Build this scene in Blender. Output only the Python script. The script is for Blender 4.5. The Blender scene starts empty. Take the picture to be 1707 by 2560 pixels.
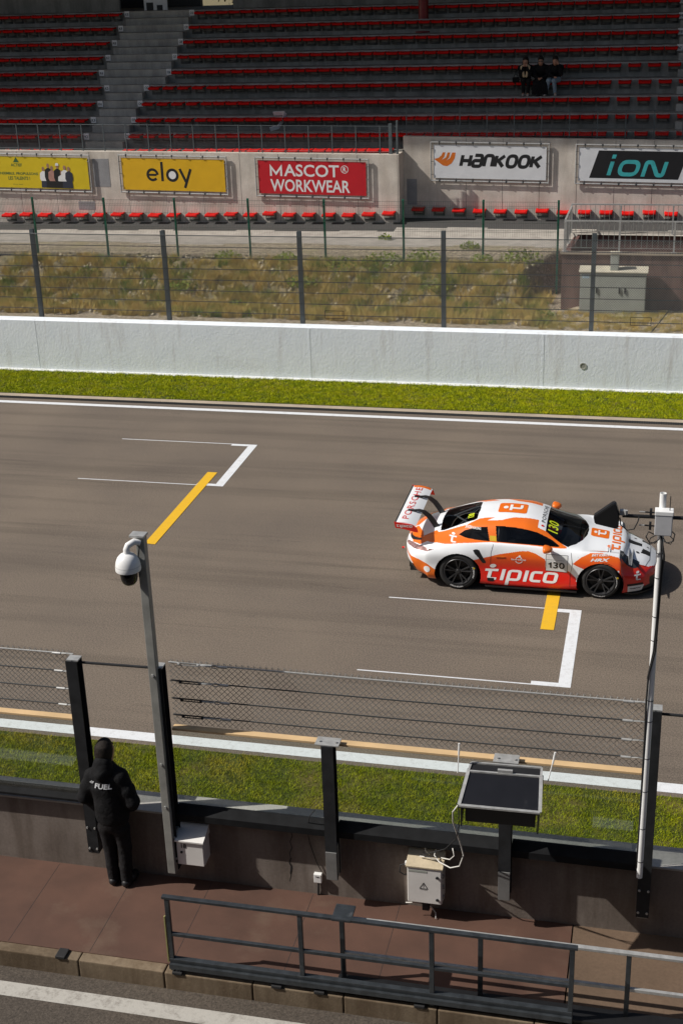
import bpy, bmesh, math, random
import numpy as np
from mathutils import Vector, Matrix
from mathutils.bvhtree import BVHTree
R = math.radians
rnd = random.Random(7)
nprng = np.random.default_rng(11)
S = bpy.context.scene
COL = S.collection

# ------------------------------------------------------------------ camera
cam_d = bpy.data.cameras.new('camera'); cam = bpy.data.objects.new('camera', cam_d); COL.objects.link(cam)
cam_d.sensor_fit = 'VERTICAL'; cam_d.sensor_height = 36.0; cam_d.lens = 47.62
cam_d.clip_start = 0.1; cam_d.clip_end = 2000
def cam_matrix(pitch, roll, yaw, H):
    cy, sy, cp, sp = math.cos(yaw), math.sin(yaw), math.cos(pitch), math.sin(pitch)
    f = Vector((sy*cp, cy*cp, -sp)); r = Vector((cy, -sy, 0)); d = f.cross(r)
    cr, sr = math.cos(roll), math.sin(roll)
    r2, d2 = cr*r + sr*d, -sr*r + cr*d
    m = Matrix((r2, -d2, -f)).transposed().to_4x4(); m.translation = (0, 0, H)
    return m
cam.matrix_world = cam_matrix(R(22.3905), R(1.9960), R(-13.6449), 10.369)
S.camera = cam

# ------------------------------------------------------------------ sky, sun, exposure
SUN_DIR = Vector((0.700, 0.21, -0.700)).normalized()        # the way the light travels
sun_el = math.asin(-SUN_DIR.z); sun_az = math.atan2(-SUN_DIR.x, -SUN_DIR.y)   # azimuth from +Y, clockwise
W = bpy.data.worlds.new('World'); S.world = W; W.use_nodes = True
wn = W.node_tree; bg = wn.nodes['Background']
sky = wn.nodes.new('ShaderNodeTexSky'); sky.sky_type = 'NISHITA'; sky.sun_disc = False
sky.sun_elevation = sun_el; sky.sun_rotation = sun_az; sky.air_density = 1.0; sky.dust_density = 2.5; sky.ozone_density = 1.0
wn.links.new(sky.outputs['Color'], bg.inputs['Color']); bg.inputs['Strength'].default_value = 0.058
sl = bpy.data.lights.new('sun', 'SUN'); sun = bpy.data.objects.new('sun', sl); COL.objects.link(sun)
sl.energy = 4.6; sl.angle = R(0.5); sl.color = (1.0, 0.955, 0.89)
sun.rotation_euler = SUN_DIR.to_track_quat('-Z', 'Y').to_euler(); sun.location = (-40, -8, 40)
S.view_settings.view_transform = 'Standard'; S.view_settings.look = 'None'
S.view_settings.exposure = 0.08; S.view_settings.gamma = 1.0; S.view_settings.use_curve_mapping = False

# ------------------------------------------------------------------ helpers
def wloc(o):
    v = Vector((0, 0, 0))
    while o is not None:
        v = v + o.location; o = o.parent
    return v
def tag(o, label=None, cat=None, group=None, kind=None):
    if label: o['label'] = label
    if cat: o['category'] = cat
    if group: o['group'] = group
    if kind: o['kind'] = kind
    return o
def thing(name, label, cat, loc=(0, 0, 0), group=None):
    o = bpy.data.objects.new(name, None); COL.objects.link(o); o.location = loc; o.empty_display_size = 0.1
    return tag(o, label, cat, group)
class MB:
    """collects shapes in world coordinates; build() links them as ONE mesh object"""
    def __init__(s): s.v = []; s.f = []; s.m = []
    def add(s, vs, fs, mi=0):
        b = len(s.v); s.v += [tuple(p) for p in vs]; s.f += [tuple(b + i for i in f) for f in fs]; s.m += [mi]*len(fs); return s
    def box(s, lo, hi, mi=0):
        x0, y0, z0 = lo; x1, y1, z1 = hi
        return s.add([(x0,y0,z0),(x1,y0,z0),(x1,y1,z0),(x0,y1,z0),(x0,y0,z1),(x1,y0,z1),(x1,y1,z1),(x0,y1,z1)],
                     [(0,3,2,1),(4,5,6,7),(0,1,5,4),(1,2,6,5),(2,3,7,6),(3,0,4,7)], mi)
    def bbox(s, lo, hi, b=0.01, mi=0):
        """box with chamfered edges"""
        bm = bmesh.new(); bmesh.ops.create_cube(bm, size=1)
        for v in bm.verts: v.co = Vector([lo[i] + (v.co[i] + .5)*(hi[i] - lo[i]) for i in range(3)])
        bmesh.ops.bevel(bm, geom=list(bm.edges), offset=b, segments=2, profile=0.6, affect='EDGES')
        bm.verts.ensure_lookup_table()
        s.add([v.co for v in bm.verts], [[v.index for v in f.verts] for f in bm.faces], mi); bm.free(); return s
    def bar(s, a, b, w, h, up=(0, 0, 1), mi=0):
        a, b = Vector(a), Vector(b); d = (b - a).normalized(); u = Vector(up)
        if abs(d.dot(u)) > .99: u = Vector((0, 1, 0))
        r = d.cross(u).normalized(); u = r.cross(d)
        vs = [p + r*x*w/2 + u*y*h/2 for p in (a, b) for x, y in ((-1,-1),(1,-1),(1,1),(-1,1))]
        return s.add(vs, [(0,3,2,1)[::-1],(4,5,6,7)[::-1],(0,1,5,4)[::-1],(1,2,6,5)[::-1],(2,3,7,6)[::-1],(3,0,4,7)[::-1]], mi)
    def tube(s, path, r, n=8, mi=0, caps=True):
        path = [Vector(p) for p in path]; rr = r if isinstance(r, (list, tuple)) else [r]*len(path)
        ref = None; vs = []; fs = []
        for i, p in enumerate(path):
            d = ((path[min(i+1, len(path)-1)] - path[max(i-1, 0)])).normalized()
            if ref is None: ref = Vector((0, 0, 1)) if abs(d.z) < .9 else Vector((0, 1, 0))
            a = d.cross(ref).normalized(); b = a.cross(d); ref = b
            for k in range(n):
                t = 2*math.pi*k/n; vs.append(p + (a*math.cos(t) + b*math.sin(t))*rr[i])
        for i in range(len(path)-1):
            for k in range(n):
                fs.append((i*n+k, i*n+(k+1) % n, (i+1)*n+(k+1) % n, (i+1)*n+k))
        if caps: fs.append(tuple(range(n))[::-1]); fs.append(tuple((len(path)-1)*n+k for k in range(n)))
        return s.add(vs, fs, mi)
    def lathe(s, prof, c=(0, 0, 0), axis='z', n=24, mi=0, close=False):
        """prof: list of (radius, height)"""
        vs = []; fs = []
        for (r, h) in prof:
            for k in range(n):
                t = 2*math.pi*k/n; x, y = r*math.cos(t), r*math.sin(t)
                p = {'z': (x, y, h), 'y': (x, h, -y), 'x': (h, x, y)}[axis]
                vs.append((p[0]+c[0], p[1]+c[1], p[2]+c[2]))
        m = len(prof)
        for i in range(m if close else m-1):
            j = (i+1) % m
            for k in range(n): fs.append((i*n+k, i*n+(k+1) % n, j*n+(k+1) % n, j*n+k))
        return s.add(vs, fs, mi)
    def prism(s, poly, d, mi=0):
        """poly: 3-D outline; extruded by vector d"""
        n = len(poly); vs = [Vector(p) for p in poly] + [Vector(p) + Vector(d) for p in poly]
        fs = [tuple(range(n))[::-1], tuple(range(n, 2*n))] + [(i, (i+1) % n, n+(i+1) % n, n+i) for i in range(n)]
        return s.add(vs, fs, mi)
    def build(s, name, mat, parent=None, smooth=False, weld=False, fixn=False, loc=None):
        me = bpy.data.meshes.new(name)
        off = wloc(parent) if parent else Vector((0, 0, 0))
        own = Vector(loc) - off if loc is not None else Vector((0, 0, 0))
        o3 = off + own
        me.from_pydata([(p[0]-o3.x, p[1]-o3.y, p[2]-o3.z) for p in s.v], [], s.f)
        for m in (mat if isinstance(mat, (list, tuple)) else [mat]): me.materials.append(m)
        if any(s.m): me.polygons.foreach_set('material_index', s.m)
        if weld or fixn:
            bm = bmesh.new(); bm.from_mesh(me)
            if weld: bmesh.ops.remove_doubles(bm, verts=bm.verts, dist=1e-5)
            bmesh.ops.recalc_face_normals(bm, faces=bm.faces); bm.to_mesh(me); bm.free()
        if smooth is True: me.polygons.foreach_set('use_smooth', [True]*len(me.polygons))
        elif smooth: me.polygons.foreach_set('use_smooth', [True]*len(me.polygons)); me.set_sharp_from_angle(angle=R(smooth))
        me.update()
        o = bpy.data.objects.new(name, me); COL.objects.link(o); o.location = own
        if parent: o.parent = parent
        return o
def nparr_mesh(name, V, F, mat, parent=None):
    """V (n,3) array, F (m,k) array -> object, fast"""
    me = bpy.data.meshes.new(name); k = F.shape[1]
    me.vertices.add(len(V)); me.vertices.foreach_set('co', V.astype(np.float32).ravel())
    me.loops.add(F.size); me.loops.foreach_set('vertex_index', F.astype(np.int32).ravel())
    me.polygons.add(len(F)); me.polygons.foreach_set('loop_start', np.arange(0, F.size, k, dtype=np.int32))
    me.update(calc_edges=True); me.validate()
    for m in (mat if isinstance(mat, (list, tuple)) else [mat]): me.materials.append(m)
    o = bpy.data.objects.new(name, me); COL.objects.link(o)
    if parent: o.parent = parent
    return o
def copy_tree(o, parent=None):
    c = o.copy(); COL.objects.link(c)
    if parent: c.parent = parent
    for ch in o.children: copy_tree(ch, c)
    return c
ONES = 'zero first second third fourth fifth sixth seventh eighth ninth tenth eleventh twelfth thirteenth fourteenth fifteenth sixteenth seventeenth eighteenth nineteenth'.split()
TENS = {2: 'twenty', 3: 'thirty', 4: 'forty', 5: 'fifty'}
def ordinal(n):
    if n < 20: return ONES[n]
    t, u = divmod(n, 10)
    return ({2: 'twentieth', 3: 'thirtieth', 4: 'fortieth', 5: 'fiftieth'}[t] if u == 0 else TENS[t] + '-' + ONES[u])

# 2-D lettering: every piece is (verts2d, faces)
def stroke2(pts, w, closed=False):
    P = [np.array(p, float) for p in pts]; n = len(P); L = []; Rr = []
    for i in range(n):
        a = P[i-1] if (i > 0 or closed) else None; b = P[(i+1) % n] if (i < n-1 or closed) else None
        d1 = (P[i]-a)/np.linalg.norm(P[i]-a) if a is not None else None
        d2 = (b-P[i])/np.linalg.norm(b-P[i]) if b is not None else None
        if d1 is None: d1 = d2
        if d2 is None: d2 = d1
        n1 = np.array([-d1[1], d1[0]]); n2 = np.array([-d2[1], d2[0]]); m = n1+n2; m = m/max(np.linalg.norm(m), 1e-6)
        k = w/2/max(0.35, m@n1)
        L.append(P[i]+m*k); Rr.append(P[i]-m*k)
    vs = L + Rr; fs = [(i, n+i, n+(i+1) % n, (i+1) % n) for i in range(n if closed else n-1)]
    return [tuple(v) for v in vs], fs
def round2(pts, r, closed=False, n=4):
    """rounds the corners of a polyline"""
    P = [np.array(p, float) for p in pts]; m = len(P); out = []
    for i in range(m):
        if not closed and i in (0, m-1): out.append(tuple(P[i])); continue
        a, b, c = P[i-1], P[i], P[(i+1) % m]; la, lc = np.linalg.norm(a-b), np.linalg.norm(c-b); q = min(r, la*.48, lc*.48)
        s, e = b+(a-b)/la*q, b+(c-b)/lc*q
        for k in range(n+1): t = k/n; out.append(tuple((1-t)**2*s + 2*t*(1-t)*b + t*t*e))
    return out
def disc2(cx, cy, r, n=20, ry=None):
    ry = ry or r
    return [(cx+r*math.cos(2*math.pi*k/n), cy+ry*math.sin(2*math.pi*k/n)) for k in range(n)], [tuple(range(n))]
def poly2(pts): return [tuple(p) for p in pts], [tuple(range(len(pts)))]
def rrect2(x0, y0, x1, y1, r, n=4):
    pts = []
    for cx, cy, a0 in ((x1-r, y1-r, 0), (x0+r, y1-r, 90), (x0+r, y0+r, 180), (x1-r, y0+r, 270)):
        for k in range(n+1):
            a = R(a0+90*k/n); pts.append((cx+r*math.cos(a), cy+r*math.sin(a)))
    return poly2(pts)
def xf2(g, sx=1, sy=None, dx=0, dy=0, shear=0):
    sy = sx if sy is None else sy
    return [((x+shear*y)*sx+dx, y*sy+dy) for x, y in g[0]], g[1]
def join2(gs):
    V = []; F = []
    for v, f in gs:
        b = len(V); V += list(v); F += [tuple(b+i for i in q) for q in f]
    return V, F
_txt = {}
def text2(s, bold=0.0, spacing=1.0):
    """built-in font -> 2-D mesh, normalised: height of capitals about 0.7"""
    key = (s, bold, spacing)
    if key not in _txt:
        cu = bpy.data.curves.new('lettering', 'FONT'); cu.body = s; cu.offset = bold; cu.space_character = spacing; cu.resolution_u = 3
        ob = bpy.data.objects.new('lettering', cu); COL.objects.link(ob)
        me = bpy.data.meshes.new_from_object(ob.evaluated_get(bpy.context.evaluated_depsgraph_get()))
        _txt[key] = ([(v.co.x, v.co.y) for v in me.vertices], [tuple(p.vertices) for p in me.polygons])
        bpy.data.objects.remove(ob); bpy.data.curves.remove(cu); bpy.data.meshes.remove(me)
    return _txt[key]
def fit2(g, x0, y0, x1, y1, keep=False, shear=0):
    g = xf2(g, shear=shear)
    xs = [p[0] for p in g[0]]; ys = [p[1] for p in g[0]]; a, b, c, d = min(xs), max(xs), min(ys), max(ys)
    sx = (x1-x0)/max(b-a, 1e-6); sy = (y1-y0)/max(d-c, 1e-6)
    if keep: sx = sy = min(sx, sy)
    return [((x-a)*sx+x0+((x1-x0)-(b-a)*sx)/2, (y-c)*sy+y0+((y1-y0)-(d-c)*sy)/2) for x, y in g[0]], g[1]
def put2(mb, g, origin, ux, uy, mi=0):
    o, ux, uy = Vector(origin), Vector(ux), Vector(uy)
    return mb.add([o + ux*x + uy*y for x, y in g[0]], g[1], mi)
def sub_cut(g, lim):
    bm = bmesh.new(); vs = [bm.verts.new((x, y, 0)) for x, y in g[0]]
    for f in g[1]:
        try: bm.faces.new([vs[i] for i in f])
        except ValueError: pass
    bmesh.ops.triangulate(bm, faces=bm.faces)
    for _ in range(4):
        es = [e for e in bm.edges if e.calc_length() > lim]
        if not es: break
        bmesh.ops.subdivide_edges(bm, edges=es, cuts=1); bmesh.ops.triangulate(bm, faces=[f for f in bm.faces if len(f.verts) > 3])
    bm.verts.ensure_lookup_table(); r = [(v.co.x, v.co.y) for v in bm.verts], [[v.index for v in f.verts] for f in bm.faces]; bm.free(); return r
# ------------------------------------------------------------------ materials
def nodes(name):
    m = bpy.data.materials.new(name); m.use_nodes = True; nt = m.node_tree
    return m, nt, nt.nodes['Principled BSDF'], nt.nodes['Material Output']
def N(nt, t, **k):
    n = nt.nodes.new(t)
    for a, b in k.items(): setattr(n, a, b)
    return n
def noise(nt, scale, detail=4, rough=.55, vec=None, stretch=None, coord='Object'):
    tc = N(nt, 'ShaderNodeTexCoord'); v = tc.outputs[coord]
    if stretch:
        mp = N(nt, 'ShaderNodeMapping'); mp.inputs['Scale'].default_value = stretch; nt.links.new(v, mp.inputs['Vector']); v = mp.outputs['Vector']
    n = N(nt, 'ShaderNodeTexNoise'); n.inputs['Scale'].default_value = scale; n.inputs['Detail'].default_value = detail; n.inputs['Roughness'].default_value = rough
    nt.links.new(v, n.inputs['Vector']); return n.outputs['Fac']
def ramp(nt, fac, stops):
    r = N(nt, 'ShaderNodeValToRGB'); e = r.color_ramp.elements
    while len(e) < len(stops): e.new(.5)
    for i, (p, c) in enumerate(stops):
        e[i].position = p; e[i].color = (*c, 1) if len(c) == 3 else c
    nt.links.new(fac, r.inputs['Fac']); return r.outputs['Color']
def mix(nt, a, b, fac, blend='MIX'):
    m = N(nt, 'ShaderNodeMix', data_type='RGBA', blend_type=blend)
    for s, v in ((0, fac), (6, a), (7, b)):
        if hasattr(v, 'links') or hasattr(v, 'is_linked'): nt.links.new(v, m.inputs[s])
        else: m.inputs[s].default_value = v if s == 0 else (*v, 1)
    return m.outputs[2]
def bump(nt, bsdf, height, strength=.3, dist=.01):
    b = N(nt, 'ShaderNodeBump'); b.inputs['Strength'].default_value = strength; b.inputs['Distance'].default_value = dist
    nt.links.new(height, b.inputs['Height']); nt.links.new(b.outputs['Normal'], bsdf.inputs['Normal'])
def simple(name, col, rough=.5, metal=0, var=.12, scale=6, bmp=0, bscale=60, coat=0, detail=5, dirt=None, spec=None, bdist=.004):
    """plain surface with slight mottling, optional dirt colour and fine bump"""
    m, nt, b, o = nodes(name)
    f = noise(nt, scale, detail)
    lo = tuple(c*(1-var) for c in col); hi = tuple(min(1, c*(1+var)) for c in col)
    c = ramp(nt, f, [(.3, lo), (.7, hi)])
    if dirt:
        f2 = noise(nt, scale*.6, 6, .65)
        c = mix(nt, c, dirt[0], ramp(nt, f2, [(dirt[1], (0,0,0)), (min(1, dirt[1]+.2), (dirt[2],)*3)]))
    nt.links.new(c, b.inputs['Base Color'])
    b.inputs['Roughness'].default_value = rough; b.inputs['Metallic'].default_value = metal
    if coat: b.inputs['Coat Weight'].default_value = coat; b.inputs['Coat Roughness'].default_value = .05
    if spec is not None: b.inputs['Specular IOR Level'].default_value = spec
    if bmp: bump(nt, b, noise(nt, bscale, 6), bmp, bdist)
    return m
M = {}
def asphalt(name, base, streak=0.0, speck=.35):
    m, nt, b, o = nodes(name)
    f = noise(nt, 42, 5, .8); c = ramp(nt, f, [(.32, tuple(x*(1-speck) for x in base)), (.50, base), (.68, tuple(x*(1+speck*1.2) for x in base))])
    c = mix(nt, c, ramp(nt, noise(nt, 150, 2), [(.35, (.8,)*3), (.65, (1.18,)*3)]), 1.0, 'MULTIPLY')
    big = noise(nt, .35, 4); c = mix(nt, c, ramp(nt, big, [(.3, (.84,.84,.86)), (.7, (1.08,1.07,1.05))]), 1.0, 'MULTIPLY')
    if streak:
        st = noise(nt, 1.0, 3, .6, stretch=(.07, 1.7, 1)); c = mix(nt, c, ramp(nt, st, [(.36, (1-streak,)*3), (.52, (1, 1, 1))]), 1.0, 'MULTIPLY')
        s2 = noise(nt, 1.0, 6, .75, stretch=(.5, 5, 1)); c = mix(nt, c, ramp(nt, s2, [(.62, (1, 1, 1)), (.68, (1-streak*1.5,)*3)]), 1.0, 'MULTIPLY')
        s3 = noise(nt, 1.0, 2, .5, stretch=(.12, 3.2, 1)); c = mix(nt, c, ramp(nt, s3, [(.64, (1, 1, 1)), (.76, (1-streak*1.3,)*3)]), 1.0, 'MULTIPLY')
    nt.links.new(c, b.inputs['Base Color']); b.inputs['Roughness'].default_value = .85; b.inputs['Specular IOR Level'].default_value = .3
    bump(nt, b, f, .5, .006); return m
def concrete(name, base, stain=(.5,.45,.4), vert=True, rough=.85, amt=.6, bmp=.35):
    m, nt, b, o = nodes(name)
    c = ramp(nt, noise(nt, 1.3, 6, .6), [(.3, tuple(x*.78 for x in base)), (.7, tuple(x*1.12 for x in base))])
    c = mix(nt, c, ramp(nt, noise(nt, 30, 4), [(.3, (.88,)*3), (.7, (1.06,)*3)]), 1.0, 'MULTIPLY')
    if vert:
        st = noise(nt, 2.2, 5, .65, stretch=(1.3, 1.3, .22)); c = mix(nt, c, ramp(nt, st, [(.40, stain), (.58, (1, 1, 1))]), amt, 'MULTIPLY')
    nt.links.new(c, b.inputs['Base Color']); b.inputs['Roughness'].default_value = rough; b.inputs['Specular IOR Level'].default_value = .25
    bump(nt, b, noise(nt, 45, 7, .7), bmp, .006); return m
M['track'] = asphalt('track asphalt', (.162, .132, .104), .19, .6)
M['pitlane'] = asphalt('pit lane asphalt', (.075, .062, .050), 0, .55)
M['gutter'] = asphalt('gutter asphalt', (.07, .068, .066), 0, .3)
def road_paint(name, col, wear=.45, worn=(.35,.33,.3)):
    m, nt, b, o = nodes(name)
    c = ramp(nt, noise(nt, 90, 3, .7), [(.3, tuple(x*.86 for x in col)), (.65, col)])
    w = noise(nt, 9, 10, .8); c = mix(nt, c, worn, ramp(nt, w, [(.50, (0,0,0)), (.66, (wear,)*3)]))
    nt.links.new(c, b.inputs['Base Color']); b.inputs['Roughness'].default_value = .7; bump(nt, b, noise(nt, 110, 3, .7), .35, .005); return m
M['white_paint'] = road_paint('white road paint', (.74, .76, .78))
M['yellow_paint'] = road_paint('yellow road paint', (.78, .45, .015), .25, (.45,.3,.06))
M['pit_white'] = road_paint('worn pit lane paint', (.44, .42, .38), .7, (.16,.14,.12))
def grass_mat(name, a, bcol, dry, dry_amt, scale=.9):
    m, nt, b, o = nodes(name)
    f = noise(nt, scale, 5, .6); f2 = noise(nt, 26, 3)
    c = ramp(nt, f2, [(.3, a), (.7, bcol)]); c = mix(nt, c, dry, ramp(nt, f, [(.50, (0,0,0)), (.68, (dry_amt,)*3)]))
    c = mix(nt, c, ramp(nt, noise(nt, 3.5, 6, .7), [(.32, (.62,.72,.6)), (.66, (1.18,1.1,1.1))]), 1.0, 'MULTIPLY')
    nt.links.new(c, b.inputs['Base Color']); b.inputs['Roughness'].default_value = .75; b.inputs['Specular IOR Level'].default_value = .2
    return m
M['grass_soil'] = grass_mat('grass thatch', (.045, .06, .012), (.085, .10, .016), (.17, .13, .045), .8)
M['grass_near'] = grass_mat('near grass blades', (.20, .26, .003), (.36, .38, .006), (.50, .38, .045), .8, .8)
M['grass_far'] = grass_mat('far grass blades', (.30, .345, .002), (.47, .50, .003), (.52, .47, .008), .4, .6)
M['dry_grass'] = grass_mat('dry grass blades', (.44, .33, .095), (.64, .48, .15), (.30, .28, .045), .6, .8)
M['weed'] = grass_mat('weed leaves', (.11, .17, .014), (.24, .31, .03), (.34, .31, .07), .5, 3)
M['soil'] = (lambda: (lambda t: (t[1].links.new(mix(t[1], ramp(t[1], noise(t[1], 16, 8, .8), [(.30, (.05,.038,.02)), (.5, (.22,.17,.08)), (.70, (.40,.33,.19))]), (.15,.15,.035), ramp(t[1], noise(t[1], 1.1, 5, .6), [(.48, (0,0,0)), (.66, (.7,)*3)])), t[2].inputs['Base Color']), bump(t[1], t[2], noise(t[1], 14, 8, .75), .9, .08), t[0])[2])(nodes('bank soil')))()
def gravel_mat():
    m, nt, b, o = nodes('pale gravel')
    v = N(nt, 'ShaderNodeTexVoronoi'); v.inputs['Scale'].default_value = 22; tc = N(nt, 'ShaderNodeTexCoord'); nt.links.new(tc.outputs['Object'], v.inputs['Vector'])
    sep = N(nt, 'ShaderNodeSeparateColor'); nt.links.new(v.outputs['Color'], sep.inputs['Color'])
    c = ramp(nt, sep.outputs[0], [(0, (.14,.11,.07)), (.5, (.29,.24,.165)), (1, (.46,.39,.29))])
    c = mix(nt, c, (.30, .26, .13), ramp(nt, noise(nt, .8, 6, .6), [(.5, (0,0,0)), (.68, (.75,)*3)]))
    nt.links.new(c, b.inputs['Base Color']); b.inputs['Roughness'].default_value = .9; bump(nt, b, v.outputs['Distance'], .8, .03); return m
M['gravel'] = gravel_mat()
M['pale_path'] = simple('pale dusty path', (.37, .34, .30), .9, 0, .2, 3, .6, 60, bdist=.01)
def plaster():
    m, nt, b, o = nodes('white painted render')
    c = ramp(nt, noise(nt, 1.1, 6, .65), [(.3, (.80,.86,.92)), (.7, (.86,.91,.95))])
    st = noise(nt, 2.0, 5, .6, stretch=(2.0, 2, .2)); c = mix(nt, c, (.62,.62,.62), ramp(nt, st, [(.54, (0,0,0)), (.74, (.75,)*3)]))
    c = mix(nt, c, (.55,.56,.57), ramp(nt, noise(nt, 1.0, 6, .7, stretch=(.25, 1, 1.6)), [(.60, (0,0,0)), (.78, (.55,)*3)]))
    nt.links.new(c, b.inputs['Base Color']); b.inputs['Roughness'].default_value = .65
    h = N(nt, 'ShaderNodeMath', operation='ADD'); nt.links.new(noise(nt, 16, 5, .6, stretch=(1, 1, .8)), h.inputs[0])
    h2 = N(nt, 'ShaderNodeMath', operation='MULTIPLY'); nt.links.new(noise(nt, 3, 2), h2.inputs[0]); h2.inputs[1].default_value = .7; nt.links.new(h2.outputs[0], h.inputs[1])
    bump(nt, b, h.outputs[0], .24, .03); return m
M['plaster'] = plaster()
M['wall_conc'] = concrete('stand wall concrete', (.66, .60, .53), (.72,.68,.64), amt=.45, bmp=.12)
M['terrace'] = concrete('terrace concrete', (.31, .30, .275), (.5,.5,.5), amt=.55)
M['step'] = concrete('aisle step concrete', (.42, .405, .375), (.6,.6,.6), amt=.5)
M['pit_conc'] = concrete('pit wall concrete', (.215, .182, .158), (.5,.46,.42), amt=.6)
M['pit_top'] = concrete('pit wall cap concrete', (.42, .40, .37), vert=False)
M['kerb'] = concrete('kerb stone concrete', (.21, .160, .108), (.4,.34,.28), amt=.6, bmp=.6)
M['drain_edge'] = concrete('drain edge concrete', (.42, .35, .27), vert=False)
M['red_floor'] = simple('red brown walkway coating', (.085, .041, .027), .75, 0, .22, 1.6, .15, 60, dirt=((.14,.095,.065), .54, .75))
M['plain_floor'] = concrete('bare walkway concrete', (.145, .098, .066), (.5,.42,.34), vert=False)
M['seat_red'] = simple('red seat plastic', (.60, .007, .005), .7, 0, .12, 9, spec=.12)
M['seat_frame'] = simple('dark seat bracket steel', (.13, .13, .125), .5, .5)
M['dark_steel'] = simple('dark painted steel', (.022, .023, .025), .7, .0, .3, 7, .1, 80, spec=.2)
M['beam_steel'] = simple('black painted beam', (.012, .0125, .0135), .75, 0, .3, 6, .1, 60, spec=.12)
M['black_steel'] = simple('black painted steel', (.016, .016, .017), .45, .3, .2, 8)
M['grey_steel'] = simple('grey green painted steel', (.27, .27, .25), .5, .1, .2, 5)
M['galv'] = simple('galvanised steel', (.42, .42, .41), .45, .35, .18, 14)
M['rail_steel'] = simple('blue grey rail steel', (.05, .057, .064), .42, .4, .3, 10, .1, 90, dirt=((.25,.25,.25), .62, .5))
M['far_post'] = simple('blue grey fence post', (.11, .13, .14), .5, .4, .15, 4)
M['green_post'] = simple('green fence paint', (.014, .135, .085), .4, .1, .15, 5)
M['fence_wire'] = simple('dull fence wire', (.16, .17, .165), .5, .6)
M['mesh_wire'] = simple('grey chain link wire', (.17, .18, .18), .5, .3)
M['dark_wire'] = simple('dark fence cable', (.06, .065, .068), .5, .5)
M['green_wire'] = simple('dull green panel wire', (.06, .085, .07), .5, .3)
M['tan_beam'] = simple('tan painted beam', (.62, .43, .23), .6, 0, .1, 3)
M['white_plastic'] = simple('white plastic', (.78, .78, .77), .35, 0, .04, 4)
M['white_enamel'] = simple('white enamelled steel', (.72, .70, .67), .45, 0, .06, 5, dirt=((.4,.34,.27), .66, .5))
M['dirty_enamel'] = simple('stained white cabinet steel', (.66, .63, .58), .5, 0, .08, 5, dirt=((.34,.25,.15), .55, .75))
M['cab_grey'] = simple('grey green cabinet', (.36, .38, .34), .6, 0, .08, 3, .1, 60, dirt=((.28,.26,.2), .6, .5))
M['cab_top'] = simple('weathered cabinet roof', (.50, .46, .36), .7, 0, .15, 4)
M['black_plastic'] = simple('black plastic', (.012, .012, .013), .45, 0, .1)
M['black_rubber'] = simple('black rubber', (.014, .014, .015), .7, 0, .15)
M['cable_white'] = simple('white cable sheath', (.6, .58, .54), .5)
M['brick_red'] = simple('red brick infill', (.13, .06, .05), .9, 0, .3, 6, .4, 30)
M['letter_black'] = simple('black lettering', (.012, .012, .014), .5)
M['letter_white'] = simple('white lettering', (.78, .78, .78), .5, 0, .03)
M['ban_white'] = simple('white banner vinyl', (.70, .71, .73), .5, 0, .04, 2, .15, 3, bdist=.05)
M['ban_yellow'] = simple('yellow banner vinyl', (.72, .42, .01), .5, 0, .04, 2, .15, 3, bdist=.05)
M['ban_lemon'] = simple('lemon banner vinyl', (.66, .49, .01), .5, 0, .04, 2, .15, 3, bdist=.05)
M['ban_red'] = simple('red banner vinyl', (.52, .008, .018), .5, 0, .05, 2, .15, 3, bdist=.05)
M['ban_orange'] = simple('orange print', (.62, .15, .012), .5)
M['ban_teal'] = simple('teal print', (.05, .40, .42), .5)
M['print_green'] = simple('dark green print', (.05, .13, .04), .5)
M['print_skin'] = simple('printed skin tone', (.34, .19, .12), .6)
M['print_navy'] = simple('printed navy', (.025, .03, .05), .6)
M['print_pink'] = simple('printed dusty pink', (.42, .22, .18), .6)
M['leaf'] = grass_mat('tree leaves', (.025, .035, .004), (.06, .065, .008), (.08, .06, .01), .5, 2)
M['bark'] = simple('bark', (.12, .09, .06), .9, 0, .3, 8, .5, 20)
def glass_mat(name, gl=.07, tint=(.93,.96,.94), rough=0.0, fres=True):
    m, nt, b, o = nodes(name); nt.nodes.remove(b)
    t = N(nt, 'ShaderNodeBsdfTransparent'); t.inputs['Color'].default_value = (*tint, 1)
    g = N(nt, 'ShaderNodeBsdfGlossy'); g.inputs['Roughness'].default_value = rough
    mx = N(nt, 'ShaderNodeMixShader')
    if fres:
        f = N(nt, 'ShaderNodeLayerWeight'); f.inputs['Blend'].default_value = .5
        pw = N(nt, 'ShaderNodeMath', operation='POWER'); pw.inputs[1].default_value = 4.5; nt.links.new(f.outputs['Facing'], pw.inputs[0])
        ad = N(nt, 'ShaderNodeMath', operation='MULTIPLY_ADD'); ad.inputs[1].default_value = .9; ad.inputs[2].default_value = gl
        nt.links.new(pw.outputs[0], ad.inputs[0]); nt.links.new(ad.outputs[0], mx.inputs[0])
    else: mx.inputs[0].default_value = gl
    nt.links.new(t.outputs[0], mx.inputs[1]); nt.links.new(g.outputs[0], mx.inputs[2]); nt.links.new(mx.outputs[0], o.inputs['Surface']); return m
M['panel_glass'] = glass_mat('clear barrier glass', .035, (.93, .955, .94))
M['car_glass'] = glass_mat('tinted car glass', .04, (.45, .47, .48))
M['skin'] = simple('skin', (.38, .20, .13), .6, 0, .06, 12)
M['cloth_black'] = simple('black cloth', (.007, .007, .008), .85, 0, .3, 12, .8, 9, spec=.2, bdist=.03)
M['cloth_dark'] = simple('dark charcoal cloth', (.013, .012, .013), .9, 0, .3, 10, .8, 10, spec=.2, bdist=.03)
M['denim'] = simple('pale blue denim', (.22, .30, .36), .9, 0, .15, 14, .2, 60)
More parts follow.
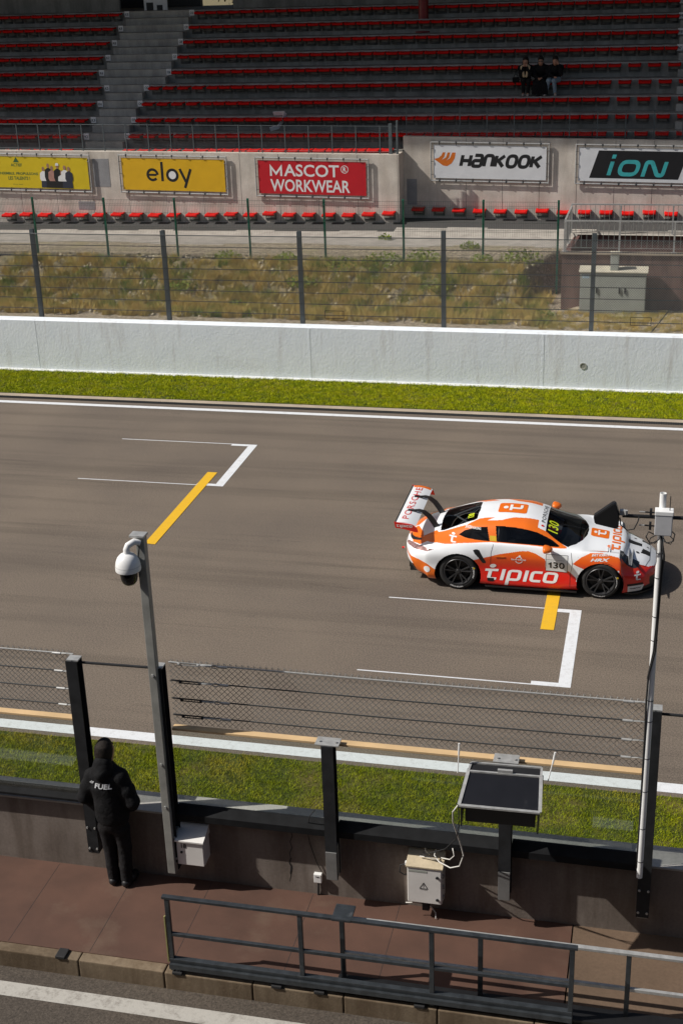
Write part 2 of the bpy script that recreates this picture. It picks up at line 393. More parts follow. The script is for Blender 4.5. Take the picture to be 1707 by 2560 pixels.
M['scarf'] = simple('beige knit', (.55, .42, .26), .9, 0, .15, 20, .3, 60)
M['hair'] = simple('dark hair', (.014, .010, .008), .75, 0, .5, 40, .8, 55, bdist=.01, spec=.25)
M['shoe'] = simple('shoe leather', (.012, .012, .013), .5)
M['shoe_pale'] = simple('pale shoe', (.35, .30, .27), .6)
M['logo_grey'] = simple('pale grey print', (.55, .56, .58), .6)
# ------------------------------------------------------------------ ground and terrain
def structure(o): o['kind'] = 'structure'; return o
X0, X1 = -75.0, 45.0
MB().add([(-600,-600,-.30),(600,-600,-.30),(600,600,-.30),(-600,600,-.30)], [(0,1,2,3)]).build('ground', M['soil'])['kind'] = 'structure'
def sheet(name, mat, y0, y1, z, x0=X0, x1=X1): return structure(MB().add([(x0,y0,z),(x1,y0,z),(x1,y1,z),(x0,y1,z)], [(0,1,2,3)]).build(name, mat))
sheet('track', M['track'], 15.40, 31.10, 0.0)
# painted lines
def lines(name, mat, polys, z):
    mb = MB()
    for p in polys: mb.add([(x, y, z) for x, y in p], [tuple(range(len(p)))])
    return structure(mb.build(name, mat))
lines('edge_line_far', M['white_paint'], [[(X0,30.38),(X1,30.38),(X1,30.55),(X0,30.55)]], .004)
lines('edge_line_near', M['white_paint'], [[(X0,15.62),(X1,15.62),(X1,15.84),(X0,15.84)]], .004)
def grid_box(x, y, w=2.64, L=3.30, fore=.60):
    t, b, th = .03, .075, .19
    return lines('grid_box_marking', M['white_paint'], [
        [(x-th, y-w), (x, y-w), (x, y), (x-th, y)],
        [(x-th-fore+.19, y-.12), (x-th, y-.12), (x-th, y), (x-th-fore+.19, y)],
        [(x-th-fore+.19, y-w), (x-th, y-w), (x-th, y-w+.12), (x-th-fore+.19, y-w+.12)],
        [(x-L, y-t), (x-th-fore+.19, y-t), (x-th-fore+.19, y), (x-L, y)],
        [(x-L, y-w), (x-th-fore+.19, y-w), (x-th-fore+.19, y-w+t), (x-L, y-w+t)]], .004)
grid_box(-8.75, 28.11); grid_box(-.95, 20.80)
lines('grid_line_yellow_far', M['yellow_paint'], [[(-9.34,22.35),(-9.12,22.33),(-9.12,26.25),(-9.34,26.25)]], .008)
lines('grid_line_yellow_near', M['yellow_paint'], [[(-1.57,20.0),(-1.35,20.0),(-1.35,24.0),(-1.57,24.0)]], .008)
# drain channel and its edging
sheet('drain_edging', M['drain_edge'], 30.93, 31.16, .008)
sheet('drain_channel', M['black_steel'], 30.77, 30.93, .004)
mb = MB()
for i in range(int((6+20)/.055)):
    x = -20+i*.055; mb.box((x, 30.775, .0045), (x+.026, 30.925, .012))
dr = mb.build('drain_grating', M['dark_steel']); dr['kind'] = 'structure'
# grass strips
sheet('verge_far', M['grass_soil'], 31.14, 33.4, .012)
sheet('verge_near', M['grass_soil'], 12.1, 15.52, .006)
def blades(name, mat, x0, x1, y0, y1, n, h, w, z=0.0, zf=None, lean=.5, clump=0, csd=.05):
    g = nprng
    x = g.uniform(x0, x1, n); y = g.uniform(y0, y1, n)
    if clump:
        cx = g.uniform(x0, x1, clump); cy = g.uniform(y0, y1, clump); k = g.integers(0, clump, n)
        x = cx[k] + g.normal(0, csd, n); y = np.clip(cy[k] + g.normal(0, csd, n), y0, y1)
    zz = np.full(n, z) if zf is None else zf(x, y)
    a = g.uniform(0, 2*np.pi, n); hh = h*g.uniform(.45, 1.25, n); ww = w*g.uniform(.6, 1.3, n)
    la = g.uniform(0, 2*np.pi, n); ll = hh*g.uniform(.1, 1, n)*lean
    V = np.empty((n, 3, 3))
    V[:, 0] = np.stack([x-np.cos(a)*ww, y-np.sin(a)*ww, zz-.005], 1); V[:, 1] = np.stack([x+np.cos(a)*ww, y+np.sin(a)*ww, zz-.005], 1)
    V[:, 2] = np.stack([x+np.cos(la)*ll, y+np.sin(la)*ll, zz+hh], 1)
    o = nparr_mesh(name, V.reshape(-1, 3), np.arange(3*n).reshape(n, 3), mat); return o
def near_edge(x, y): return np.full(len(x), .006)
tag(blades('grass', M['grass_near'], -10.5, 3.0, 12.2, 15.50, 300000, .034, .0042, .006, lean=1.3, clump=16000), 'mown green grass verge with yellowed patches behind the pit wall', 'grass', kind='stuff')
tag(blades('grass', M['grass_far'], -20.5, 3.5, 31.17, 33.24, 220000, .04, .0065, .012, lean=1.2, clump=14000), 'bright green grass verge at the foot of the white wall', 'grass', kind='stuff')
# bank behind the white wall
def bank_z(x, y):
    x = np.asarray(x, float); y = np.asarray(y, float)
    foot = .38
    toe = 38.9; top = 41.75 + .12*np.sin(x*.7)
    e = np.clip((x + 4.3)/1.5, 0, 1); e = e*e*(3-2*e)              # the bank runs out into the hollow by the stairwell
    top = top + e*2.4; toe = toe + e*4.4
    t = np.clip((y - toe)/(top - toe), 0, 1); t = t*t*(3-2*t)
    z = foot + (1.30-foot)*t + np.clip((y-42)/5.0, 0, 1)*(.16 + .0083*np.clip(x+24.6, 0, 15.6) - .006*np.clip(x+9, 0, 20))
    rough = np.clip((y-38.2)/1., 0, 1)*np.clip((42.2-y)/.6, 0, 1)
    z = z + rough*(.05*np.sin(x*3.1+y*2)*np.sin(y*4.3-x) + .035*np.sin(x*7.7)*np.sin(y*9.1+x*2))
    return z
xs = np.concatenate([np.linspace(X0, -22, 30), np.linspace(-21.8, 3, 340), np.linspace(3.5, X1, 25)]); ysb = np.concatenate([np.linspace(33.5, 38, 10), np.linspace(38.1, 42.4, 84), np.linspace(42.55, 49.0, 44)])
GX, GY = np.meshgrid(xs, ysb)
# the stairwell is cut out of this sheet
GZ = bank_z(GX, GY); lump = np.clip((GY-38.6)/.6, 0, 1)*np.clip((42.0-GY)/.5, 0, 1)*(GX < -3.6); GZ = GZ + lump*(nprng.normal(0, .022, GX.shape) + np.kron(nprng.normal(0, .045, (GX.shape[0]//4+1, GX.shape[1]//4+1)), np.ones((4, 4)))[:GX.shape[0], :GX.shape[1]]); inhole = (GX > -2.75) & (GX < 30) & (GY > 40.15) & (GY < 45.80)
nx, ny = len(xs), len(ysb); F = []
for j in range(ny-1):
    for i in range(nx-1):
        if inhole[j, i] and inhole[j+1, i+1] and inhole[j+1, i] and inhole[j, i+1]: continue
        F.append((j*nx+i, j*nx+i+1, (j+1)*nx+i+1, (j+1)*nx+i))
F = np.array(F); Vb = np.stack([GX.ravel(), GY.ravel(), GZ.ravel()], 1)
bank = nparr_mesh('bank', Vb, F, [M['soil'], M['gravel'], M['pale_path'], M['gutter']]); bank['kind'] = 'structure'
cy = Vb[F].mean(1); gut = np.where(cy[:, 0] < -8.9, 45.75, 46.35) + .06*np.sin(cy[:, 0]*1.7)
mi = np.where(cy[:, 1] > gut, 3, np.where(cy[:, 1] > 43.9 + .2*np.sin(cy[:, 0]*.9), 2, np.where(cy[:, 1] > 42.0, 1, 0))); mi = np.where((cy[:, 1] < 38.75) | ((cy[:, 0] > -3.2) & (cy[:, 1] < 43)), 1, mi)
bank.data.polygons.foreach_set('material_index', mi.astype(np.int32)); bank.data.polygons.foreach_set('use_smooth', [True]*len(F))
# loose stones and dry grass over the bank
def stones(name, n, x0, x1, y0, y1, smin, smax, mat):
    g = nprng; base = np.array([(1,0,0),(-1,0,0),(0,1,0),(0,-1,0),(0,0,.8),(0,0,-.8)], float)
    fc = np.array([(0,2,4),(2,1,4),(1,3,4),(3,0,4),(2,0,5),(1,2,5),(3,1,5),(0,3,5)])
    x = g.uniform(x0, x1, n); y = g.uniform(y0, y1, n); z = bank_z(x, y); s = smin + (smax-smin)*g.random(n)**3
    V = base[None]*s[:, None, None]*g.uniform(.6, 1.3, (n, 6, 3)); a = g.uniform(0, 6.28, n); c, sn = np.cos(a)[:, None], np.sin(a)[:, None]
    V = np.stack([V[..., 0]*c - V[..., 1]*sn + x[:, None], V[..., 0]*sn + V[..., 1]*c + y[:, None], V[..., 2] + (z+s*.3)[:, None]], -1)
    F = (fc[None] + (np.arange(n)*6)[:, None, None]).reshape(-1, 3)
    return nparr_mesh(name, V.reshape(-1, 3), F, mat)
M['stone'] = simple('pale rubble', (.44, .38, .27), .9, 0, .35, 3)
tag(stones('rubble', 6500, -21, -3.6, 38.0, 42.4, .016, .085, M['stone']), 'pale stones scattered over the earth bank', 'stones', kind='stuff')
tag(blades('dry_grass', M['dry_grass'], -21, -3.2, 37.9, 41.55, 76000, .24, .010, zf=bank_z, lean=1.0, clump=1100, csd=.085), 'dry straw coloured grass tufts on the earth bank', 'grass', kind='stuff')
tag(blades('bank_grass', M['weed'], -21, -3.2, 38.0, 41.6, 20000, .20, .013, zf=bank_z, lean=.9, clump=120, csd=.12), 'green tufts growing among the dry grass on the bank', 'grass', kind='stuff')
tag(blades('dry_grass', M['dry_grass'], -3.4, 2.5, 37.6, 39.6, 14000, .12, .006, zf=bank_z, lean=1.1, clump=500), 'dry grass around the grey electrical cabinet', 'grass', kind='stuff')
def weed(x, y, r, h, n, label):
    z = float(bank_z([x], [y])[0]); t = thing('weed', label, 'plant', (x, y, z))
    g = nprng; rr = r*np.sqrt(g.random(n)); a = g.uniform(0, 6.28, n); px = rr*np.cos(a)*1.3; py = rr*np.sin(a); pz = h*g.random(n)*(1.05-(rr/r)**2*.6)
    s = g.uniform(.02, .05, n); d = g.normal(0, 1, (n, 3)); d /= np.linalg.norm(d, axis=1)[:, None]; e = np.cross(d, g.normal(0, 1, (n, 3))); e /= np.linalg.norm(e, axis=1)[:, None]
    c = np.stack([px, py, pz+.02], 1); V = np.stack([c-d*s[:, None], c+e*s[:, None]*.6, c+d*s[:, None], c-e*s[:, None]*.6], 1).reshape(-1, 3)
    nparr_mesh('foliage', V, np.arange(4*n).reshape(n, 4), M['weed'], t)
    mb = MB()
    for k in range(6):
        a = 1.05*k; mb.tube([(x, y, z-.02), (x+r*.4*math.cos(a), y+r*.3*math.sin(a), z+h*.7)], [.008, .004], 4)
    mb.build('stem', M['weed'], t)
for w in [(-8.4,41.3,.55,.55,700,'large green weed clump on the bank by the middle grey fence post'), (-7.2,41.6,.45,.5,500,'green weed clump on the bank below the green fence, left of the gravel patch'),
          (-4.2,41.9,.55,.45,600,'dark green weed clump at the right end of the bank'), (-13.6,41.7,.35,.3,300,'small weed at the bank top near the third green post'),
          (-11.6,41.5,.35,.35,300,'small weed at the bank top between two green posts'), (-5.4,41.9,.28,.3,220,'small weed beside the fourth grey fence post'),
          (-12.6,39.2,.25,.25,200,'low weed near the foot of the bank, left of centre'), (-6.0,43.6,.25,.25,200,'weed in the gravel at the foot of a green fence post'),
          (-9.0,44.6,.18,.2,120,'tiny weed in the pale gravel left of the stand corner'), (-18.0,40.6,.35,.3,300,'weed on the left part of the bank'),
          (-3.2,38.9,.3,.25,220,'low weed on the strip left of the grey cabinet'), (-9.7,41.2,.5,.4,500,'broad weed clump just left of the middle grey fence post'), (-10.8,40.2,.4,.35,350,'weed clump halfway up the bank, left of the middle grey post'), (-6.6,40.3,.4,.3,320,'low weed halfway up the bank between two grey posts'), (-14.6,40.0,.4,.35,350,'weed clump halfway up the left part of the bank')]: weed(*w)
# ------------------------------------------------------------------ grandstand
stand = thing('grandstand', 'grey concrete grandstand terrace with rows of red seats above a pale wall', 'grandstand', (-10, 48, 1.5))
def zk(k): return 3.97 + .5*k
def yk(k): return 48.55 + .8*k
XC = -8.95                                                   # the corner where the front wall steps back
def wall_top(x): return 4.06 - .0115*(x+22) if x < XC else 4.41 - .0190*(x - XC)
def sloped_wall(name, x0, x1, y0, y1):
    mb = MB(); vs = []
    for x in (x0, x1):
        zt = wall_top(x + (1e-4 if x == x0 else -1e-4)); vs += [(x,y0,.9),(x,y1,.9),(x,y1,zt),(x,y0,zt)]
    mb.add(vs, [(0,1,2,3)[::-1],(4,5,6,7),(0,4,7,3)[::-1][::-1],(1,2,6,5),(3,7,6,2)])
    return mb.build(name, M['wall_conc'], stand, fixn=True)
sloped_wall('front_wall', X0, XC, 47.0, 47.3); sloped_wall('front_wall', XC+.001, X1, 47.9, 48.15)
MB().box((XC-.3, 47.302, .9), (XC-.002, 48.2, wall_top(XC-.01)-.003)).build('wall_return', M['wall_conc'], stand)
mb = MB()
for (x0, x1, k0, yf) in ((X0, XC, -1, 47.28), (XC, X1, 0, 48.13)):
    pts = [(yf, zk(k0))]
    for k in range(k0, 9): pts += [(yk(k), zk(k)), (yk(k), zk(k+1))]
    pts.append((60.0, zk(9)))
    vs = [(x, y, z) for y, z in pts for x in (x0, x1)]
    mb.add(vs, [(2*i, 2*i+1, 2*i+3, 2*i+2) for i in range(len(pts)-1)])
mb.build('terrace', M['terrace'], stand)
for k in range(-1, 9):
    xa, xb = (-20.95, -19.48) if k < 4 else (-21.45, -18.80)
    MB().box((xa, yk(k)-.40, zk(k)-.02), (xb, yk(k)-.002, zk(k)+.25)).build('aisle_step', M['step'], stand); MB().box((xa, yk(k)-.02, zk(k)+.26), (xb, yk(k)+.02, zk(k+1)+.012)).build('aisle_step', M['step'], stand)
for k in range(0, 9): MB().box((.25, yk(k)-.40, zk(k)-.02), (1.9, yk(k)-.002, zk(k)+.25)).build('aisle_step', M['step'], stand)
mb = MB()                                                    # nosing strips: slightly worn pale edge of every tread
for k in range(0, 9): mb.box((XC-15.6, yk(k)-.012, zk(k+1)-.05), (3, yk(k)-.001, zk(k+1)+.004))
mb.build('tread_edge', M['step'], stand)
mb = MB()
for i in range(8):
    x = -6.75+1.27*i; mb.box((x, 47.897, 1.4), (x+.014, 47.9, wall_top(x)-.02))
for i in range(11):
    x = -23.2+1.42*i; mb.box((x, 46.997, 1.4), (x+.010, 47.0, wall_top(x)-.02))
mb.build('wall_joint', simple('dark wall joint', (.20,.18,.165), .9), stand)  # dark filler strips in place of the wall panel grooves
mort = concrete('grey repair mortar', (.30,.30,.31), vert=False)
for lo, hi in (((-8.84, 47.893, 2.05), (-8.48, 47.9, 2.95)), ((-20.25, 46.994, 2.78), (-19.62, 47.0, 3.78)), ((-20.95, 46.994, 1.95), (-20.3, 47.0, 2.25))): MB().box(lo, hi).build('repair_patch', mort, stand)
# roof, back wall and columns
mb = MB(); mb.box((X0, 44.75, 14.5), (X1, 64, 14.9)); mb.build('roof', M['terrace'], stand)
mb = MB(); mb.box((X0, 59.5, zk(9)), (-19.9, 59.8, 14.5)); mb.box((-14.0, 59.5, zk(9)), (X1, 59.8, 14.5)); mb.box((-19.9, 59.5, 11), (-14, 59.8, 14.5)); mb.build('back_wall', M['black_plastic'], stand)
colm = simple('dark red column paint', (.18, .008, .012), .4)
for x in (-33, -9.30, 14): mb = MB(); mb.lathe([(.19, zk(7)+.0), (.19, 14.5)], (x, 54.35, 0), n=20); mb.lathe([(.34, zk(7)+.01), (.34, zk(7)+.06), (.2, zk(7)+.08)], (x, 54.35, 0), n=20); mb.build('column', colm, stand, smooth=40)
mb = MB(); mb.box((-45, 56.15, zk(9)), (-22.3, 56.3, zk(9)+1.1)); mb.box((-17.4, 56.15, zk(9)), (20, 56.3, zk(9)+1.1)); mb.build('parapet', M['terrace'], stand)
sb = thing('notice_board', 'white board with dark marks at the top of the stand, left of the stairs', 'sign', (-20.6, 56.0, zk(9)))
MB().box((-21.15, 55.95, zk(9)-.15), (-20.15, 56.0, zk(9)+.45)).build('board', M['letter_white'], sb); MB().box((-21.05, 55.944, zk(9)-.05), (-20.75, 55.95, zk(9)+.3)).box((-20.6, 55.944, zk(9)), (-20.35, 55.95, zk(9)+.2)).build('marks', M['letter_black'], sb)
tr = thing('tree', 'yellow green tree seen through the opening at the top of the stand', 'tree', (-18.5, 66, 0))
MB().tube([(-18.5,66,0),(-18.4,66,5),(-18.6,66.1,9)], [.25,.2,.1], 8).tube([(-18.4,66,5),(-16.5,66.2,9)], [.15,.05], 6).tube([(-18.4,66,5),(-20.2,66.2,8.6)], [.14,.05], 6).build('trunk', M['bark'], tr)
g = nprng; n = 6000; cc = g.normal(0, 1, (40, 3))*[1.8, 1.2, 1.4]; c = cc[g.integers(0, 40, n)] + g.normal(0, .38, (n, 3)) + [0, 0, 9.3]
d = g.normal(0, 1, (n, 3)); d /= np.linalg.norm(d, axis=1)[:, None]; e = np.cross(d, g.normal(0, 1, (n, 3))); e /= np.linalg.norm(e, axis=1)[:, None]
nparr_mesh('crown', np.stack([c-d*.09, c+e*.05, c+d*.09, c-e*.05], 1).reshape(-1, 3), np.arange(4*n).reshape(n, 4), M['leaf'], tr)
# railings along the wall heads
def stand_rail(label, x0, x1, y, step, h, end_post):
    t = thing('stand_railing', label, 'railing', (x0, y, wall_top(x0+.01)))
    n = int((x1-x0)/step)
    for i in range(n+1):
        x = x0+i*step; MB().bar((x, y, wall_top(x)-.02), (x, y, wall_top(x)+h), .035, .02, (0, 1, 0)).build('post', M['far_post'], t)
    mr = MB()
    for z in (h-.02, .08): mr = MB(); mr.tube([(x0, y, wall_top(x0+.01)+z), (x1, y, wall_top(x1-.01)+z)], .006, 5); mr.build('rail', M['far_post'], t)
    mm = MB(); 
    for i in range(int((x1-x0)/.05)):
        x = x0+.05*i; mm.bar((x, y+.012, wall_top(x)+.05), (x, y+.012, wall_top(x)+h*.62), .0035, .0035, (0, 1, 0))
    for j in range(6):
        z = .05+j*h*.62/6; mm.bar((x0, y+.012, wall_top(x0+.01)+z), (x1, y+.012, wall_top(x1-.01)+z), .0035, .0035)
    mm.build('wire_mesh', M['fence_wire'], t)
    if end_post: MB().bbox((x1-.30, y-.03, wall_top(x1-.01)-.02), (x1-.18, y+.06, wall_top(x1-.01)+1.02), .01).bbox((x1-.04, y-.03, wall_top(x1-.01)-.02), (x1+.03, y+.06, wall_top(x1-.01)+1.12), .01).build('end_post', M['far_post'], t)
stand_rail('thin dark railing with wire mesh along the head of the left stand wall', -29.9, XC-.06, 47.12, .845, .95, True)
stand_rail('thin dark railing with wire mesh along the head of the right stand wall', XC+.10, 6.0, 48.02, .935, .95, False)
# row plates beside the stairs
def plate(txt, x, k, side):
    t = thing('row_plate', f'white row plate lettered {txt} at the {side} side of the stairs', 'sign', (x, yk(k)-.03, zk(k)+.30))
    z = zk(k)+.31; y = yk(k)-.045
    MB().box((x-.10, y, z-.01), (x+.10, y+.03, z+.21)).build('plate_board', M['letter_white'], t)
    mb = MB(); put2(mb, fit2(text2(txt, .02), x-.065, z+.045, x+.065, z+.145), (0, y-.003, 0), (1,0,0), (0,0,1)); mb.build('lettering', M['letter_black'], t)
for k in range(9):
    plate(f'K{k+2}', -21.03 if k < 4 else -21.52, k, 'left'); plate(f'O{k+2}', -19.42 if k < 4 else -18.76, k, 'right')
for k, s in ((5, 'N7'), (6, 'P8'), (7, 'P9'), (8, 'P10')): plate(s, .28, k, 'far right')
# seats
def make_seat():
    t = thing('stadium_chair', 'x', 'stadium seat')
    bm = bmesh.new()                                          # shallow dished shell with a rolled front lip
    prof = [(0.0, .015), (-.04, .03), (-.12, .012), (-.24, .004), (-.32, .018), (-.37, .010), (-.385, -.02), (-.38, -.048)]
    xsn = [-.228, -.212, -.13, 0, .13, .212, .228]; up = [.0, .022, .006, 0, .006, .022, .0]
    top = [[bm.verts.new((x*(1 if abs(y) < .3 else .95), y, z + u*(1 if z > -.02 else .3))) for x, u in zip(xsn, up)] for y, z in prof]
    bot = [[bm.verts.new((v.co.x*.97, v.co.y*.97-.004, v.co.z-.022)) for v in r] for r in top]
    for g_, fl in ((top, False), (bot, True)):
        for i in range(len(prof)-1):
            for j in range(6):
                q = [g_[i][j], g_[i][j+1], g_[i+1][j+1], g_[i+1][j]]; bm.faces.new(q[::-1] if not fl else q)
    per = lambda r: [r[0][j] for j in range(7)] + [r[i][6] for i in range(1, len(prof))] + [r[-1][j] for j in range(5, -1, -1)] + [r[i][0] for i in range(len(prof)-2, 0, -1)]
    a, b = per(top), per(bot)
    for i in range(len(a)): bm.faces.new([a[i], a[(i+1) % len(a)], b[(i+1) % len(a)], b[i]])
    bmesh.ops.recalc_face_normals(bm, faces=bm.faces)
    me = bpy.data.meshes.new('seat_shell'); bm.to_mesh(me); bm.free(); me.materials.append(M['seat_red']); me.polygons.foreach_set('use_smooth', [True]*len(me.polygons))
    o = bpy.data.objects.new('seat_shell', me); COL.objects.link(o); o.parent = t
    mb = MB()
    for x in (-.15, .15): mb.tube([(x, -.33, -.02), (x, -.05, -.03), (x, -.005, -.22)], .011, 6)
    mb.tube([(-.19, -.03, -.20), (.19, -.03, -.20)], .014, 6); mb.box((-.20, -.012, -.27), (.20, 0, -.21)); mb.tube([(-.19, -.03, -.05), (-.19, -.03, -.20)], .012, 6); mb.tube([(.19, -.03, -.05), (.19, -.03, -.20)], .012, 6)
    mb.build('bracket', M['seat_frame'], t); return t
seat0 = make_seat(); seat_used = [0]
def seat(x, y, z, label, group):
    s = seat0 if seat_used[0] == 0 else copy_tree(seat0); seat_used[0] += 1
    s.location = (x, y, z); s['label'] = label; s['group'] = group; return s
far_seats = []
# low row bolted to the front walls
for i in range(21): seat(-9.29-.72*i, 46.995, 1.90-.006*i + rnd.choice((0, .02, .05, -.01)), f'red seat bolted low on the left stand wall, {ordinal(i+1)} from its right corner', 'low seats on the front wall')
for i in range(17): seat(-8.41+.725*i, 47.895, 1.91-.006*i + rnd.choice((0, .02, .04)), f'red seat bolted low on the right stand wall, {ordinal(i+1)} from the wall corner', 'low seats on the front wall')
ROWN = {-1: 'in the lowest left row', 0: 'in the first full row', 1: 'in the second full row', 2: 'in the third full row', 3: 'in the fourth full row', 4: 'in the fifth full row'}
for k in range(-1, 9):
    yy, zz = yk(k)-.012, zk(k)+.42 + (.10 if k == -1 else .03 if k == 0 else 0)
    R_ = []; x = (-19.43 if k < 4 else -18.75) + .42
    i = 0; xmax = -9.2 if k == -1 else .9 if k < 5 else .05
    while x < xmax:
        R_.append(x); i += 1
        x += .58 if (k < 4 and i < 5) else (.69 if (k < 5 and x > -2.3) else .482)
    L_ = []; x = (-21.03 if k < 4 else -21.52) - .42; i = 0
    while x > (-25.4 if k < 3 else -29.0):
        L_.append(x); i += 1; x -= .57 if (k < 4 and i < 4) else .482
    for side, lst in (('right', R_), ('left', L_)):
        for i, x in enumerate(lst):
            if k < 5 and seat_used[0] < 300: seat(x, yy, zz, f'red seat, {ordinal(i+1)} {side} of the stairs, {ROWN[k]}', f'red seats {ROWN[k]}')
            else: far_seats.append((x, yy, zz))
mb = MB()
for ch in seat0.children:
    me = ch.data; mi = 0 if ch.name.startswith('seat') else 1
    vs = [v.co for v in me.vertices]; fs = [tuple(p.vertices) for p in me.polygons]
    for (x, y, z) in far_seats: mb.add([(v.x+x, v.y+y, v.z+z) for v in vs], fs, mi)
o = mb.build('stadium_chairs', [M['seat_red'], M['seat_frame']], smooth=True); tag(o, 'rows of red seats high up in the dark upper part of the stand', 'seats', kind='stuff')
# debris on the terrace
mb = MB(); pts = [(-14.0, 49.32, 5.06), (-13.55, 49.28, 5.08), (-13.62, 49.30, 4.85), (-13.75, 49.0, 4.62), (-14.05, 48.95, 4.55)]
for a, b in zip(pts[:-1], pts[1:]): mb.bar(a, b, .02, .16, (0, -.5, .9))
tag(mb.build('plastic_strip', M['ban_white']), 'crumpled white plastic strip draped over the seats left of centre', 'litter')
# banners on the wall
def banner(label, x0, x1, z0, z1, y, mat, slope=-.020):
    t = thing('banner', label, 'banner', (x0, y, z0))
    O = Vector((x0, y, z0)); ux = Vector((1, 0, slope)); w = x1-x0; h = z1-z0
    def P(u, v, d=0): return O + ux*u + Vector((0, -d, 1*v))
    nx, nz = 40, 14; vs = []; fs = []
    def sag(u, v): return .05 + .004*math.sin(u*5+v*3)*math.sin(math.pi*min(1, max(0, u/w)))*math.sin(math.pi*min(1, max(0, v/h)))
    for j in range(nz+1):
        for i in range(nx+1):
            u = .09+(w-.18)*i/nx; v = .09+(h-.18)*j/nz
            vs.append(P(u, v, sag(u, v)))
    for j in range(nz):
        for i in range(nx): a = j*(nx+1)+i; fs.append((a, a+1, a+nx+2, a+nx+1))
    MB().add(vs, fs).build('sheet', mat, t, smooth=True)
    mb = MB()
    for a, b in (((0,0),(w,0)),((0,h),(w,h)),((0,-.025),(0,h+.025)),((w,-.025),(w,h+.025))): mb.tube([P(*a, .06), P(*b, .06)], .026, 8)
    mb.build('frame', M['galv'], t)
    for i in range(7):
        u = w*(i+.5)/7
        for v, q in ((h, -1), (0, 1)): MB().tube([P(u, v+.035, .06), P(u, v-.035, .06)], .034, 6).tube([P(u, v, .09), P(u+.01, v+q*.10, .06)], .008, 4).build('tie', M['dark_wire'], t)
    for i in range(3):
        v = h*(i+.5)/3
        for u, q in ((0, 1), (w, -1)): MB().tube([P(u, v, .09), P(u+q*.10, v, .06)], .008, 4).build('tie', M['dark_wire'], t)
    def lay(name, g, m, lift=.0018):
        g = sub_cut(g, .14); mb = MB(); mb.add([P(x, z, sag(x, z)+lift) for x, z in g[0]], g[1]); return mb.build(name, m, t)
    return t, lay, w, h
t, lay, w, h = banner('yellow banner with rounded lowercase black letters on the left stand wall', -19.20, -15.14, 2.61, 3.92, 46.99, M['ban_yellow'])
def ring2(cx, cy, rx, ry, wd, a0=0, a1=360, n=30):
    pts = [(cx+rx*math.cos(R(a0+(a1-a0)*i/n)), cy+ry*math.sin(R(a0+(a1-a0)*i/n))) for i in range(n if a1-a0 == 360 else n+1)]
    return stroke2(pts, wd, a1-a0 == 360)
lay('lettering', join2([ring2(1.25, .64, .185, .185, .09, 0, 318), poly2([(1.07,.60),(1.40,.60),(1.40,.675),(1.07,.675)]), poly2([(1.57,.42),(1.665,.42),(1.665,1.10),(1.57,1.10)]),
    ring2(2.0, .64, .19, .19, .095), stroke2([(2.29,.87),(2.50,.42)], .095), stroke2([(2.70,.87),(2.45,.20)], .095)]), M['letter_black'])
lay('dot', disc2(2.0, .64, .14), M['letter_white'], .0024)
t, lay, w, h = banner('red banner with two lines of white capitals on the stand wall', -14.08, -10.01, 2.50, 3.83, 46.99, M['ban_red'])
lay('lettering', join2([fit2(stroke2([(0,0),(0,1),(.5,.25),(1,1),(1,0)], .2), .52, .705, .97, 1.115), fit2(text2('ASCOT', .018), 1.03, .70, 3.02, 1.12), fit2(text2('WORKWEAR', .018), .52, .17, 3.40, .60), ring2(3.22, .98, .125, .125, .022), fit2(text2('R', .03), 3.165, .905, 3.28, 1.055)]), M['letter_white'])
t, lay, w, h = banner('white banner with orange wing mark and slanted black letters', -7.96, -3.88, 2.91, 4.22, 47.89, M['ban_white'])
han = []; xx = .98
for ch, wd in (('H', .40), ('A', .40), ('n', .38), ('K', .40), ('O', .42), ('O', .42), ('K', .42)):
    W_, H_ = wd-.05, .46
    st = {'H': [([(0,0),(0,1)],0),([(1,0),(1,1)],0),([(0,.5),(1,.5)],0)], 'n': [(round2([(0,0),(0,1),(1,1),(1,0)],.35),0)], 'A': [(round2([(.1,1),(1,1),(1,0),(0,0),(0,.52),(.92,.52)],.26),0)],
          'K': [([(0,0),(0,1)],0),([(.95,1.0),(.2,.5)],0),([(.28,.56),(.95,0)],0)], 'O': [(round2([(0,0),(1,0),(1,1),(0,1)],.45,True,6),1)]}[ch]
    for pts, cl in st: han.append(xf2(stroke2([(p[0]*W_*.82+.05, p[1]*H_*.80+.04) for p in pts], .118, bool(cl)), 1, 1, xx, .48, .22))
    xx += wd
lay('lettering', join2(han), M['letter_black'])
def wing(o): return [(o, .95), (o+.14, .95), (o+.10, .80), (o-.02, .62), (o-.14, .53), (o-.22, .60), (o-.08, .74)]
lay('wing_mark', join2([poly2([(.10,.74),(.26,.78),(.36,.86),(.41,.97),(.50,.97),(.46,.82),(.36,.70),(.52,.80),(.58,.97),(.67,.97),(.63,.80),(.52,.68),(.66,.78),(.74,.97),(.86,.97),(.83,.78),(.72,.60),(.56,.50),(.42,.52)])]), M['ban_orange'])
t, lay, w, h = banner('white banner with slanted black panel and teal letters at the right edge', -2.97, 1.11, 2.82, 4.12, 47.89, M['ban_white'])
lay('panel', poly2([(.46,.20),(3.42,.20),(3.72,1.12),(.76,1.12)]), M['letter_black'])
rr = lambda pts, c=False: xf2(stroke2(pts, .13, c), 1, 1, 0, 0, .28)
lay('lettering', join2([rr([(1.02,.30),(1.02,.76)]), rr([(1.02,.86),(1.02,.99)]), rr(round2([(1.34,.34),(1.92,.34),(1.92,.76),(1.34,.76)],.2,True,6), True), rr(round2([(2.16,.28),(2.16,.76),(2.34,.76),(2.62,.33),(2.80,.33),(2.80,.78)],.06))]), M['ban_teal'], .0036)
